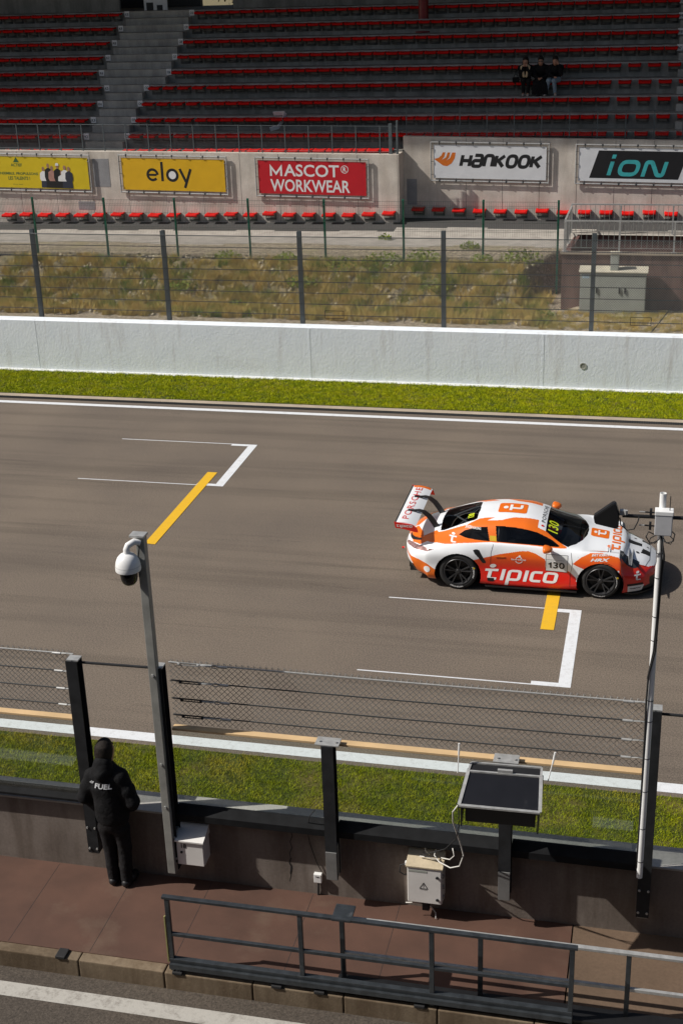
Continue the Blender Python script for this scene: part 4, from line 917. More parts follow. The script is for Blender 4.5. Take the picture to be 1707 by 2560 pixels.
MB().bbox((xa, yf+.02, z0), (xb, yb, z1), .008).build('housing', M['dirty_enamel'], ct)
dr_ = MB().bbox((xa+.008, yf, z0+.008), (xb-.008, yf+.022, z1-.03), .006).build('door', M['white_enamel'], ct)
mb = MB()
for z in (z0+.07, z1-.12): mb.lathe([(.016, yf-.012), (.016, yf)], (xb-.05, 0, z), 'y', 12).lathe([(0, yf-.012), (.016, yf-.012)], (xb-.05, 0, z), 'y', 12)
mb.build('latch', M['dark_steel'], dr_)
tri = [(xa+.14, z0+.20), (xa+.225, z0+.20), (xa+.1825, z0+.275)]
mb = MB(); mb.add(*[(lambda g: [[(x, yf-.002, z) for x, z in g[0]], g[1]])(join2([stroke2(tri, .007, True), stroke2([(xa+.188,z0+.258),(xa+.178,z0+.237),(xa+.186,z0+.237),(xa+.178,z0+.213)], .005), fit2(text2('DANGER', .01), xa+.145, z0+.18, xa+.222, z0+.193)]))][0]); mb.build('warning_sign', M['letter_black'], dr_)
MB().box((xa+.02, yf-.002, z1-.075), (xa+.22, yf, z1-.05)).build('label_strip', M['cab_grey'], dr_)
for z in (.93, 1.06, 1.2, 1.27): MB().bbox((xb, yf+.03, z-.02), (xb+.02, yf+.06, z+.02), .003).build('hinge', M['grey_steel'], ct)
MB().add([(xa-.01,yf-.01,z1),(xb+.01,yf-.01,z1),(xb+.01,yb,z1+.07),(xa-.01,yb,z1+.07),(xa-.01,yf-.01,z1-.015),(xb+.01,yf-.01,z1-.015),(xb+.01,yb,z1-.015),(xa-.01,yb,z1-.015)], [(0,1,2,3),(7,6,5,4),(0,4,5,1),(1,5,6,2),(2,6,7,3),(3,7,4,0)]).build('roof', simple('rust stained roof', (.50,.42,.29), .6, 0, .2, 9), ct, fixn=True)
mb = MB(); mb.tube([(-1.63,11.25,2.54),(-1.70,11.26,2.42),(-1.72,11.40,2.20),(-1.70,11.55,1.95),(-1.68,11.70,1.70),(-1.66,11.74,1.55),(-1.70,11.72,1.42),(-1.80,11.74,1.37),(-1.93,11.80,1.385),(-1.99,11.86,1.42),(-1.97,11.92,1.5),(-1.93,11.94,1.58)], .0075, 8)
mb.tube([(-1.92,11.88,1.38),(-1.82,11.84,1.40),(-1.77,11.82,1.47),(-1.79,11.84,1.55)], .0065, 8); mb.tube([(-2.05,11.90,1.39),(-2.09,11.88,1.45),(-2.09,11.88,1.55)], .006, 8); mb.tube([(-2.15,11.86,1.385),(-2.05,11.84,1.40),(-1.92,11.82,1.38)], .006, 8)
mb.tube([(-2.22,11.86,.86),(-2.16,11.84,.80),(-2.08,11.83,.79),(-2.02,11.84,.74),(-1.98,11.86,.66),(-1.97,11.80,.63)], .006, 8); mb.tube([(-2.3,11.8,.80),(-2.2,11.82,.80),(-2.1,11.84,.78)], .006, 8); mb.build('white_cable', M['cable_white'], ct, smooth=True)
mb = MB(); mb.tube([(-1.64,11.25,2.50),(-1.66,11.40,2.15),(-1.72,11.60,1.85),(-1.85,11.72,1.62),(-2.0,11.80,1.50),(-2.12,11.84,1.42)], .0055, 8); mb.tube([(-2.275,11.86,1.28),(-2.36,11.85,1.25),(-2.37,11.85,1.16),(-2.32,11.86,1.12),(-2.27,11.87,1.14)], .007, 8); mb.bbox((-2.12,11.80,.72),(-2.04,11.88,.82), .01); mb.build('black_cable', M['black_rubber'], ct, smooth=True)
MB().bbox((-2.31,11.84,1.262), (-2.275,11.88,1.298), .004).build('cable_gland', M['white_plastic'], ct)
# foreground rails
def steel_rail(name, label, y, x0, x1, ztop, zmid, posts, zlow, mt, open_left=False, mp=None):
    mp = mp or M['rail_steel']
    t = thing(name, label, 'railing', (x0, y, .6))
    MB().bbox((x0-.03, y-.026, ztop-.024), (x1+.03, y+.026, ztop+.006), .004).build('top_rail', mt, t)
    MB().bbox((x0, y-.018, zmid-.018), (x1, y+.018, zmid+.018), .004).build('mid_rail', mt, t)
    if zlow: MB().bbox((x0, y-.03, zlow-.05), (x1, y+.03, zlow+.03), .004).box((x0, y-.06, zlow-.075), (x1, y-.03, zlow-.02)).build('bottom_beam', mp, t)
    for x in posts: MB().bbox((x-.024, y-.020, .61), (x+.024, y+.020, ztop-.02), .004).build('post', mp, t)
    return t
fr = steel_rail('sliding_rail', 'dark sliding steel rail in front at the walkway edge', 10.53, -4.55, -.42, 1.545, 1.075, (-4.53, -3.13, -1.80, -.44), .74, M['rail_steel'])
MB().box((-4.575, 10.505, .72), (-4.562, 10.53, 1.30)).build('edge_strip', simple('worn yellow edge strip', (.28,.26,.10), .6), fr)
rr_ = steel_rail('fixed_rail', 'galvanised fixed steel rail behind the sliding rail, running to the right', 10.69, -2.75, 12.0, 1.425, .985, (-2.74, -1.34, .09, 1.5), None, M['galv'])
MB().bbox((-2.80, 10.50, 1.52), (-2.60, 10.74, 1.545), .004).build('joint_plate', M['rail_steel'], rr_)
MB().bbox((-2.80, 10.53, .615), (12, 10.74, .66), .004).build('base_angle', M['black_steel'], rr_)

# the pit building whose roof terrace the picture is taken from: unseen, added to block sky light from the foreground
pb = thing('pit_building', 'unseen grey pit building with a flat roof terrace, added to darken the near side', 'building', (0, -8, .39))
MB().box((X0, -16, .3), (X1, 1.2, 8.6)).build('wall', M['terrace'], pb)
MB().box((X0, 1.0, 8.602), (X1, 1.35, 8.9)).build('roof_edge', M['galv'], pb)
mb = MB()
for i in range(18): x = -60+6*i; mb.box((x, 1.201, .45), (x+4.6, 1.215, 3.9))
mb.build('garage_door', M['dark_steel'], pb)
# ------------------------------------------------------------------ racing car (car frame: x forward from the rear axle, y left, z up; its right side faces us)
CAR = Vector((-3.12, 22.22, 0.0))
def paint(name, base, grad=None):
    m, nt, b, o = nodes(name)
    if grad is not None:                                        # the livery fades from orange to red towards the sills
        tc = N(nt, 'ShaderNodeTexCoord'); sp = N(nt, 'ShaderNodeSeparateXYZ'); nt.links.new(tc.outputs['Object'], sp.inputs[0])
        ad = N(nt, 'ShaderNodeMath', operation='MULTIPLY_ADD'); nt.links.new(sp.outputs['Z'], ad.inputs[0]); ad.inputs[1].default_value = 1/.42; ad.inputs[2].default_value = -.40/.42
        ax = N(nt, 'ShaderNodeMath', operation='LESS_THAN'); nt.links.new(sp.outputs['X'], ax.inputs[0]); ax.inputs[1].default_value = -.2
        mxx = N(nt, 'ShaderNodeMath', operation='MAXIMUM'); nt.links.new(ad.outputs[0], mxx.inputs[0]); nt.links.new(ax.outputs[0], mxx.inputs[1])
        nt.links.new(ramp(nt, mxx.outputs[0], [(0.12, grad), (.95, base)]), b.inputs['Base Color'])
    else: b.inputs['Base Color'].default_value = (*base, 1)
    b.inputs['Roughness'].default_value = .38; b.inputs['Coat Weight'].default_value = .7; b.inputs['Coat Roughness'].default_value = .06; b.inputs['Specular IOR Level'].default_value = .4
    return m
ORANGE, RED = (.84, .165, .010), (.70, .016, .008)
M['car_white'] = paint('white car paint', (.84, .86, .88)); M['car_orange'] = paint('orange to red car paint', ORANGE, RED)
M['car_red'] = paint('red car paint', RED); M['car_orange_flat'] = paint('orange car paint', ORANGE)
M['carbon'] = simple('black carbon', (.016, .016, .017), .35, 0, .25, 40); M['cockpit'] = simple('dark cockpit', (.012,.012,.013), .8)
M['tyre'] = simple('tyre rubber', (.018, .018, .018), .75, 0, .2, 20); M['rim'] = simple('dark grey alloy', (.05, .05, .052), .4, .4)
M['decal_white'] = simple('white vinyl decal', (.78,.78,.77), .45, 0, .02); M['decal_black'] = simple('black vinyl decal', (.01,.01,.01), .45); M['decal_yellow'] = simple('neon yellow vinyl', (.62,.72,.02), .5)
M['lamp_glass'] = simple('smoked lamp glass', (.05,.055,.06), .08); M['tail_glass'] = simple('silver red tail lamp glass', (.34,.20,.19), .12, .3, .5, 14); M['lamp_clear'] = simple('silver lamp bowl', (.45,.46,.47), .15, .6); M['lamp_red'] = simple('red lamp strip', (.45,.03,.02), .25)

car = thing('racing_car', 'white orange and red racing car number 130 with a tall rear wing on the track', 'racing car', CAR)
# --- body surface: control sections (half), interpolated along x and around
ST = [  # x, then (y,z) for B floor edge, C sill, E side, F shoulder, G crest, H belt, I roof edge, K, J centre
 (-1.02, (.60,.22),(.74,.26),(.82,.40),(.81,.54),(.72,.62),(.52,.66),(.36,.675),(.18,.68),(0,.685)),
 (-.95,  (.66,.18),(.80,.23),(.86,.40),(.855,.58),(.765,.68),(.56,.725),(.38,.745),(.2,.755),(0,.76)),
 (-.80,  (.75,.15),(.88,.22),(.90,.42),(.90,.615),(.80,.725),(.60,.775),(.40,.80),(.2,.812),(0,.815)),
 (-.60,  (.80,.13),(.92,.22),(.93,.44),(.93,.645),(.825,.765),(.62,.825),(.42,.855),(.22,.87),(0,.875)),
 (-.40,  (.80,.12),(.93,.22),(.945,.46),(.945,.665),(.845,.80),(.66,.87),(.47,.915),(.24,.94),(0,.945)),
 (-.20,  (.80,.11),(.935,.22),(.95,.48),(.95,.68),(.855,.825),(.70,.90),(.525,0.972),(.27,0.992),(0,1.002)),
 (0.0,   (.80,.11),(.935,.22),(.95,.49),(.95,.685),(.86,.84),(.735,.915),(.555,1.032),(.28,1.062),(0,1.072)),
 (.25,   (.80,.10),(.93,.19),(.93,.47),(.93,.68),(.855,.85),(.775,.905),(.58,1.092),(.30,1.142),(0,1.152)),
 (.50,   (.80,.10),(.935,.16),(.905,.45),(.90,.67),(.845,.85),(.79,.895),(.595,1.122),(.31,1.187),(0,1.197)),
 (.80,   (.80,.10),(.94,.15),(.89,.45),(.885,.67),(.835,.845),(.795,.885),(.605,1.137),(.32,1.207),(0,1.219)),
 (1.10,  (.80,.10),(.94,.15),(.885,.45),(.885,.67),(.835,.84),(.80,.88),(.61,1.127),(.32,1.194),(0,1.208)),
 (1.38,  (.80,.10),(.94,.15),(.885,.45),(.89,.665),(.838,.832),(.80,.872),(.62,1.062),(.33,1.137),(0,1.157)),
 (1.65,  (.80,.10),(.94,.15),(.895,.45),(.90,.66),(.845,.82),(.795,.86),(.665,0.952),(.36,1.022),(0,1.052)),
 (1.88,  (.80,.10),(.94,.16),(.915,.45),(.92,.655),(.855,.805),(.785,.845),(.70,.885),(.38,.95),(0,.98)),
 (2.10,  (.80,.10),(.94,.18),(.935,.45),(.935,.65),(.855,.81),(.75,.83),(.56,.85),(.36,.88),(0,.897)),
 (2.22,  (.80,.10),(.945,.19),(.945,.45),(.94,.645),(.84,.81),(.70,.81),(.50,.828),(.30,.853),(0,.868)),
 (2.45,  (.80,.10),(.945,.19),(.95,.44),(.935,.63),(.80,.795),(.65,.785),(.44,.803),(.24,.822),(0,.83)),
 (2.75,  (.80,.10),(.93,.17),(.935,.41),(.91,.585),(.735,.757),(.58,.742),(.42,.757),(.22,.776),(0,.785)),
 (3.00,  (.78,.10),(.90,.14),(.91,.38),(.88,.545),(.70,.705),(.55,.69),(.40,.695),(.22,.718),(0,.726)),
 (3.20,  (.72,.10),(.85,.13),(.87,.34),(.84,.495),(.67,.635),(.53,.625),(.38,.62),(.2,.645),(0,.652)),
 (3.34,  (.66,.11),(.78,.13),(.81,.30),(.78,.42),(.64,.535),(.50,.545),(.35,.56),(.18,.57),(0,.575)),
 (3.42,  (.58,.13),(.68,.15),(.72,.26),(.70,.35),(.60,.43),(.46,.445),(.30,.44),(.16,.455),(0,.46))]
def pchip(x, y, xq):
    x = np.asarray(x, float); y = np.asarray(y, float); h = np.diff(x); d = np.diff(y)/h; n = len(x); m = np.zeros(n)
    for i in range(1, n-1):
        if d[i-1]*d[i] > 0: w1, w2 = 2*h[i]+h[i-1], h[i]+2*h[i-1]; m[i] = (w1+w2)/(w1/d[i-1]+w2/d[i])
    m[0], m[-1] = d[0], d[-1]
    k = np.clip(np.searchsorted(x, xq)-1, 0, n-2); t = (xq-x[k])/h[k]
    return (2*t**3-3*t**2+1)*y[k] + (t**3-2*t**2+t)*h[k]*m[k] + (-2*t**3+3*t**2)*y[k+1] + (t**3-t**2)*h[k]*m[k+1]
sx_ = np.array([s[0] for s in ST]); PTS = np.array([[(0, s[1][1])] + list(s[1:]) for s in ST])     # (ns,10,2)
nst = 520; xq = np.linspace(sx_[0], sx_[-1], nst)
CP = np.stack([np.stack([pchip(sx_, PTS[:, j, c], xq) for c in (0, 1)], -1) for j in range(10)], 1)   # (nst,10,2)
seg = [4, 10, 34, 28, 26, 20, 40, 28, 28]
def catmull(P, seg):
    """P (n,10,2): centripetal spline round the section, mirrored at both ends"""
    out = []; n = P.shape[1]
    pre = P[:, 1:2]*np.array([-1, 1]); post = P[:, -2:-1]*np.array([-1, 1]); Q = np.concatenate([pre, P, post], 1)
    for i in range(n-1):
        p0, p1, p2, p3 = Q[:, i], Q[:, i+1], Q[:, i+2], Q[:, i+3]
        t0 = np.zeros(len(P)); t1 = t0 + np.linalg.norm(p1-p0, axis=1)**.5+1e-6; t2 = t1 + np.linalg.norm(p2-p1, axis=1)**.5+1e-6; t3 = t2 + np.linalg.norm(p3-p2, axis=1)**.5+1e-6
        for k in range(seg[i] + (1 if i == n-2 else 0)):
            t = t1 + (t2-t1)*k/seg[i]; c = lambda a: a[:, None]
            A1 = c((t1-t)/(t1-t0))*p0 + c((t-t0)/(t1-t0))*p1; A2 = c((t2-t)/(t2-t1))*p1 + c((t-t1)/(t2-t1))*p2; A3 = c((t3-t)/(t3-t2))*p2 + c((t-t2)/(t3-t2))*p3
            B1 = c((t2-t)/(t2-t0))*A1 + c((t-t0)/(t2-t0))*A2; B2 = c((t3-t)/(t3-t1))*A2 + c((t-t1)/(t3-t1))*A3
            out.append(c((t2-t)/(t2-t1))*B1 + c((t-t1)/(t2-t1))*B2)
    return np.stack(out, 1)
HALF = catmull(CP, seg)                                          # (nst, m, 2)
m_ = HALF.shape[1]
right = HALF*np.array([-1, 1]); left = HALF[:, ::-1][:, 1:-1]     # right side (y<0) first, bottom to top, then left going down
SEC = np.concatenate([right, left], 1); mm = SEC.shape[1]
SV = np.empty((nst, mm, 3)); SV[..., 0] = xq[:, None]; SV[..., 1:] = SEC
caps = []
for end in (0, -1):
    ring = SV[end]; c0 = np.array([ring[0, 0], 0, .40 if end == 0 else .30])
    caps.append([c0 + (ring-c0)*s for s in np.linspace(.96, .02, 24)])
allr = [r for r in caps[0][::-1]] + [SV[i] for i in range(nst)] + caps[1]
CV = np.stack(allr, 0)
def sstep(t): t = np.clip(t, 0, 1); return t*t*(3-2*t)
def warp(V):
    x, y, z = V[..., 0], np.abs(V[..., 1]), V[..., 2]
    s = sstep((x-2.70)/.72); nx = x - s*.52*(y/.93)**2.6 - s*.10*(np.clip((z-.30)/.2, 0, 2))**2
    s2 = sstep((-.45-x)/.57); nx = nx + s2*.27*(y/.93)**3 + s2*.16*(np.clip((.48-z)/.3, 0, 1.5))**2 + s2*.05*np.clip((z-.62)/.1, 0, 2)
    o = V.copy(); o[..., 0] = nx; return o
CV = warp(CV); nr = CV.shape[0]
Vc = CV.reshape(-1, 3); idx = np.arange(nr*mm).reshape(nr, mm)
Fq = np.stack([idx[:-1], np.roll(idx, -1, 1)[:-1], np.roll(idx, -1, 1)[1:], idx[1:]], -1).reshape(-1, 4)
cen = Vc[Fq].mean(1); nrm = np.cross(Vc[Fq[:, 2]]-Vc[Fq[:, 0]], Vc[Fq[:, 3]]-Vc[Fq[:, 1]]); nrm /= np.linalg.norm(nrm, axis=1)[:, None]+1e-12
if (nrm[:, 1]*cen[:, 1]).sum() < 0: Fq = Fq[:, ::-1]; nrm = -nrm
X_, Y_, Z_ = cen[:, 0], np.abs(cen[:, 1]), cen[:, 2]
def inpoly(px, py, poly):
    r = np.zeros(len(px), bool); n = len(poly)
    for i in range(n):
        (x1, y1), (x2, y2) = poly[i], poly[i-1]
        if y1 == y2: continue
        c = ((y1 > py) != (y2 > py)) & (px < (x2-x1)*(py-y1)/(y2-y1)+x1); r ^= c
    return r
side = (Y_ > .50)
body_bvh = BVHTree.FromPolygons([tuple(v) for v in Vc], [tuple(f) for f in Fq])
# wheel openings
wheel_r = ((X_+.005)**2 + (Z_-.285)**2 < .405**2) | ((X_-2.435)**2 + (Z_-.268)**2 < .395**2)
cut = wheel_r & (Y_ > .56)
# regions
WIN_SIDE = [(.655,.892),(1.0,.884),(1.40,.876),(1.70,.862),(1.73,.872),(1.60,.945),(1.46,1.005),(1.33,1.055),(1.15,1.095),(.95,1.115),(.75,1.122),(.615,1.118)]
WIN_QTR = [(-.02,.945),(.10,.918),(.30,.903),(.53,.895),(.47,1.096),(.36,1.085),(.22,1.055),(.08,1.01)]
PILLAR = [(.53,.895),(.655,.892),(.615,1.118),(.47,1.096)]
flank = (Y_ > .44) & (np.abs(nrm[:, 2]) < .93)
is_side = inpoly(X_, Z_, WIN_SIDE) & flank & (Y_ > .55); is_qtr = inpoly(X_, Z_, WIN_QTR) & flank; is_pil = inpoly(X_, Z_, PILLAR) & flank
REARW = [(-.37,-.50),(-.30,-.525),(.22,-.425),(.26,-.38),(.27,0),(.26,.38),(.22,.425),(-.30,.525),(-.37,.50),(-.40,.0)]
yy_ = cen[:, 1]; upn = nrm[:, 2] > .25
is_rear = inpoly(X_, yy_, REARW) & upn & (Z_ > .8)
WSC_H = [(1.475,.575),(1.60,.645),(1.75,.722),(1.87,.762),(1.99,.64),(2.10,.44),(2.165,.22),(2.18,0)]
WSC = [(x, -y) for x, y in WSC_H] + [(x, y) for x, y in WSC_H[-2::-1]] + [(1.335,.555),(1.345,.3),(1.35,0),(1.345,-.3),(1.335,-.555)]
is_ws = inpoly(X_, yy_, WSC) & upn & (Z_ > .78)
is_strip = is_ws & (X_ < 1.47)
is_ws &= ~is_strip
# livery
OR_TOP = [(-.66,.52),(-.441,.455),(-.40,.535),(-.30,.545),(.095,.535),(.23,.455),(.315,.394),(.578,.399),(.446,.493),(.70,.491),(.906,.382),(1.147,.349),(1.335,.327),(1.335,.55),(1.40,.553),(1.475,.575),(1.60,.645),(1.75,.722),(1.85,.765),(1.85,1.0),(-.66,1.0)]
OR_LOW = [(-.70,.785),(-.384,.822),(-.214,.822),(.022,.852),(.388,.876),(.55,.884),(1.20,.872),(1.75,.846),(1.83,.846)]
OR_DOOR = [(.34,.446),(.255,.579),(.503,.643),(.717,.703),(1.064,.773),(1.213,.782),(1.331,.75),(1.498,.663),(1.511,.465),(1.899,.479),(2.029,.376),(2.07,.05),(.3,.05)]
OR_FRONT = [(1.962,.628),(2.113,.752),(2.25,.81),(2.45,.80),(2.72,.735),(2.86,.645),(3.03,.555),(3.16,.515),(3.24,.485),(3.31,.475),(3.5,.44),(3.5,.22),(3.28,.27),(3.22,.05),(2.75,.05),(2.75,.55),(2.15,.55),(2.055,.583)]
OR_FRONT_TOP = [(1.9,.95),(2.113,.87),(2.28,.73),(2.49,.66),(2.72,.60),(2.85,.70),(3.0,.66),(3.06,.58),(3.22,.50),(3.32,.38),(3.40,0),(3.6,0),(3.6,1.0),(1.9,1.0)]
OR_REAR = [(-1.10,.585),(-.9,.545),(-.70,.515),(-.55,.46),(-.40,.36),(-.30,.10),(-.66,.12),(-.74,.25),(-.82,.42),(-.90,.50),(-1.10,.56)]
OR_LID = [(-1.02,.02),(-.84,.02),(-.70,.36),(-.66,.58),(-.52,.72),(-.70,.74),(-.84,.60),(-.93,.35)]
outer = Y_ > .40
lowz = np.interp(X_, [p[0] for p in OR_LOW], [p[1] for p in OR_LOW])
orange = (inpoly(X_, Y_, OR_TOP) & (Z_ > lowz) & (Z_ > .7)) | (inpoly(X_, Z_, OR_DOOR) & outer) | (inpoly(X_, Z_, OR_FRONT) & inpoly(X_, Y_, OR_FRONT_TOP)) | (inpoly(X_, Z_, OR_REAR) & outer) | (inpoly(X_, Y_, OR_LID) & upn & (X_ < -.5))
black = ((X_ < -.55) & (Z_ < .40) & ~inpoly(X_, Z_, OR_REAR) & (X_ < -.70)) | ((X_ > 3.05) & (Z_ < .20)) | (Z_ < .125) | ((X_ > 3.0) & (Y_ < .60) & (Z_ < .33))
HV = [[(2.865,.15),(3.105,.18),(3.10,.05),(2.87,-.02)], [(3.12,-.02),(3.25,-.02),(3.245,-.19),(3.085,-.22)], [(3.10,.31),(3.24,.33),(3.24,.46),(3.1,.46)]]
vent = np.zeros(len(X_), bool)
for p in HV: vent |= inpoly(X_, yy_, p) & (nrm[:, 2] > .2) & (Z_ > .42)
slot = inpoly(X_, Z_, [(-.97,.712),(-.87,.745),(-.69,.785),(-.70,.768),(-.86,.727),(-.97,.70)]) & (Y_ > .2) & (X_ < -.6)
intake = slot | inpoly(X_, Z_, [(.255,.755),(.30,.775),(.36,.765),(.42,.66),(.485,.55),(.475,.525),(.425,.53),(.36,.62),(.29,.70)]) & (Y_ > .7)
e_x, e_z = (X_-2.905), (Z_-.652); ca, sa = math.cos(R(-38)), math.sin(R(-38)); u_, v_ = e_x*ca+e_z*sa, -e_x*sa+e_z*ca
is_head = (u_/.205)**2 + (v_/.085)**2 < 1; is_head &= (Y_ > .5) & (nrm[:, 2] > .05)
is_tail = inpoly(X_, Z_, [(-1.0,.67),(-.91,.695),(-.84,.715),(-.63,.735),(-.43,.728),(-.55,.685),(-.72,.668),(-.87,.665),(-1.0,.65)]) & (Y_ > .45)
is_tailc = (X_ < -.83) & (Y_ <= .5) & (Z_ > .645) & (Z_ < .672)
gl = {'side_window': is_side, 'quarter_window': is_qtr, 'rear_window': is_rear, 'windscreen': is_ws, 'headlight': is_head, 'tail_light': is_tail | is_tailc}
taken = cut.copy()
def submesh(name, mask, mats, mi=None, parent=None, smooth=True, lift=0.0):
    f = Fq[mask]; u, inv = np.unique(f, return_inverse=True); V = Vc[u]
    o = nparr_mesh(name, V, inv.reshape(f.shape), mats, parent or car)
    if mi is not None: o.data.polygons.foreach_set('material_index', mi[mask].astype(np.int32))
    if smooth: o.data.polygons.foreach_set('use_smooth', [True]*len(f))
    return o
for k_, msk in gl.items():
    msk = msk & ~taken; taken |= msk
    halves = [(msk & (cen[:, 1] < 0)), (msk & (cen[:, 1] >= 0))] if k_ in ('side_window', 'quarter_window', 'headlight', 'tail_light') else [msk]
    for h_ in halves: submesh(k_, h_, [M['lamp_glass'] if k_ == 'headlight' else M['tail_glass'] if k_ == 'tail_light' else M['car_glass']])
mi = np.zeros(len(X_), int); mi[orange] = 1; mi[is_pil] = 1; mi[is_strip] = 0; mi[black | vent | intake] = 2
submesh('body', ~taken, [M['car_white'], M['car_orange'], M['carbon']], mi)
L = lambda x, y, z: CAR + Vector((x, y, z))
# wheel housings, underbody and cockpit
mb = MB()
for x, r in ((0, .40), (2.445, .388)):
    for s in (-1, 1):
        vs = []; n = 20
        for k in range(n+1):
            a = math.pi*1.12*k/n - .06*math.pi; vs += [L(x+r*math.cos(a), s*.52, .29+r*math.sin(a)), L(x+r*math.cos(a), s*.915, .29+r*math.sin(a))]
        mb.add(vs, [(2*k, 2*k+1, 2*k+3, 2*k+2) for k in range(n)]); mb.add([L(x+r*math.cos(2*math.pi*k/24), s*.52, .33+r*math.sin(2*math.pi*k/24)) for k in range(24)], [tuple(range(24))])
mb.build('wheel_housing', M['black_rubber'], car)
mb = MB(); mb.box(L(-.35,-.60,.14), L(2.0,.60,.50)); mb.box(L(1.70,-.62,.5), L(2.02,.62,.80)); mb.build('cockpit_floor', M['cockpit'], car)
mb = MB()
for y in (-.42, .42): mb.tube([L(1.72,y*1.3,.78), L(1.30,y*1.2,1.04), L(.62,y*1.15,1.10), L(.15,y*1.0,1.02), L(-.25,y*.8,.86)], .020, 8)
mb.tube([L(.62,-.5,.5), L(.62,-.48,1.09), L(.62,.48,1.09), L(.62,.5,.5)], .020, 8); mb.tube([L(.60,-.48,.55), L(.62,.45,1.06)], .018, 8); mb.tube([L(.2,-.40,1.0), L(-.2,.35,.85)], .016, 8); mb.tube([L(.2,.40,1.0), L(-.2,-.35,.85)], .016, 8)
mb.build('roll_cage', simple('pale grey roll cage', (.30,.30,.31), .4), car, smooth=40)
mb = MB(); mb.bbox(L(.60,.10,.40), L(.78,.60,1.02), .05); mb.bbox(L(.70,.10,.38), L(1.15,.60,.55), .05); mb.bbox(L(.66,.12,.85), L(.95,.16,1.03), .015); mb.bbox(L(.66,.54,.85), L(.95,.58,1.03), .015); mb.build('race_seat', M['cockpit'], car)
MB().tube([L(1.42,.36+.15*math.cos(R(a)),.80+.14*math.sin(R(a))) for a in range(0, 361, 20)], .014, 6).build('steering_wheel', M['carbon'], car)
# splitter, sills, diffuser, arch edges
mb = MB()
fr_pts = []
for k in range(25):
    y = -.84+1.68*k/24; fr_pts.append((3.46-.56*(abs(y)/.9)**2.8, y))
for z0, z1, off in ((.085, .105, .0),):
    vs = [L(x, y, z0) for x, y in fr_pts] + [L(2.85, .84, z0), L(2.85, -.84, z0)]; mb.prism(vs, (0, 0, z1-z0))
mb.build('splitter', M['carbon'], car)
for s in (-1, 1): MB().prism([L(.42,s*.84,.085), L(2.05,s*.84,.085), L(2.05,s*.965,.10), L(.50,s*.96,.10)], (0,0,.025)).build('side_skirt', M['carbon'], car)
mb = MB(); mb.prism([L(-.90,-.62,.17), L(-.90,.62,.17), L(-.90,.58,.30), L(-.90,-.58,.30)], (.30,0,0)); 
for y in (-.4,-.2,0,.2,.4): mb.box(L(-.95,y-.006,.14), L(-.6,y+.006,.28))
mb.build('diffuser', M['carbon'], car)
# wheels
def wheel(x, y, r, w, s):
    t0 = bpy.data.objects.new('wheel', None)
    c = L(x, y, r); n = 48; rim_r = .243
    W_ = MB().lathe([(rim_r, -w/2+.01), (rim_r+.02, -w/2), (r-.035, -w/2+.004), (r-.010, -w/2+.022), (r, -w/2+.05), (r, w/2-.05), (r-.010, w/2-.022), (r-.035, w/2-.004), (rim_r+.02, w/2), (rim_r, w/2-.01)], c, 'y', n)
    o = W_.build('wheel', M['tyre'], car, smooth=50)
    q = s*w/2                                            # outer face at y + q
    mbr = MB()
    pr = [(rim_r+.004, q-s*.004), (rim_r-.004, q+s*.004), (rim_r-.016, q-s*.002), (rim_r-.022, q-s*.03), (rim_r-.035, q-s*.12), (rim_r-.04, q-s*.20)]
    mbr.lathe(pr, c, 'y', n)
    for k in range(5):
        for d in (-.16, .16):
            a = 2*math.pi*k/5 + .3; a2 = a + d*1.25
            p = c + Vector((.045*math.cos(a+d*.7), q-s*.045, .045*math.sin(a+d*.7))); e = c + Vector(((rim_r-.012)*math.cos(a2), q-s*.012, (rim_r-.012)*math.sin(a2)))
            mbr.bar(p, e, .020, .03, (0, 1, 0))
    mbr.lathe([(0, q-s*.02), (.030, q-s*.02), (.036, q-s*.03), (.060, q-s*.035), (.068, q-s*.06)], c, 'y', 20)
    mbr.build('rim', M['rim'], o, smooth=40)
    MB().lathe([(0, q-s*.13), (rim_r-.03, q-s*.13)], c, 'y', 24).lathe([(0.05, q-s*.085), (.19, q-s*.085), (.19, q-s*.11)], c, 'y', 32).build('brake_disc', simple('dark brake disc', (.02,.02,.02), .5, .4), o)
    if s < 0:
        mk = MB(); g = text2('MICHELIN', .03)
        xs0 = min(p[0] for p in g[0]); xs1 = max(p[0] for p in g[0])
        for a0, span, flip in ((-118, 46, 0), (-20, 44, 0)):
            vs = []
            for px, py in g[0]:
                a = R(a0 + span*(px-xs0)/(xs1-xs0)); rr = rim_r + .020 + (r-rim_r-.055)*py/.72
                rr = (rim_r + r)*1.0 - rr - .012                 # letters stand on the outer edge, read from the hub
                rr = r - .040 + (py/.72-0)*(-(r-rim_r-.07)) if not flip else rr
                rr = rim_r + .022 + (1-py/.72)*(r-rim_r-.07)
                vs.append(c + Vector((rr*math.cos(a), q-.0035*1, rr*math.sin(a))))
            mk.add(vs, g[1])
        mk.build('tyre_lettering', M['decal_white'], o)
        mk = MB(); g = disc2(0, 0, .020, 12); a = R(18); put2(mk, g, c + Vector(((rim_r+.05)*math.cos(a), q-.0035, (rim_r+.05)*math.sin(a))), (1,0,0), (0,0,1)); mk.build('tyre_mark', simple('yellow tyre mark', (.6,.42,.02), .6), o)
    return o
for s in (-1, 1): wheel(0, s*.785, .338, .31, s); wheel(2.445, s*.785, .327, .30, s)
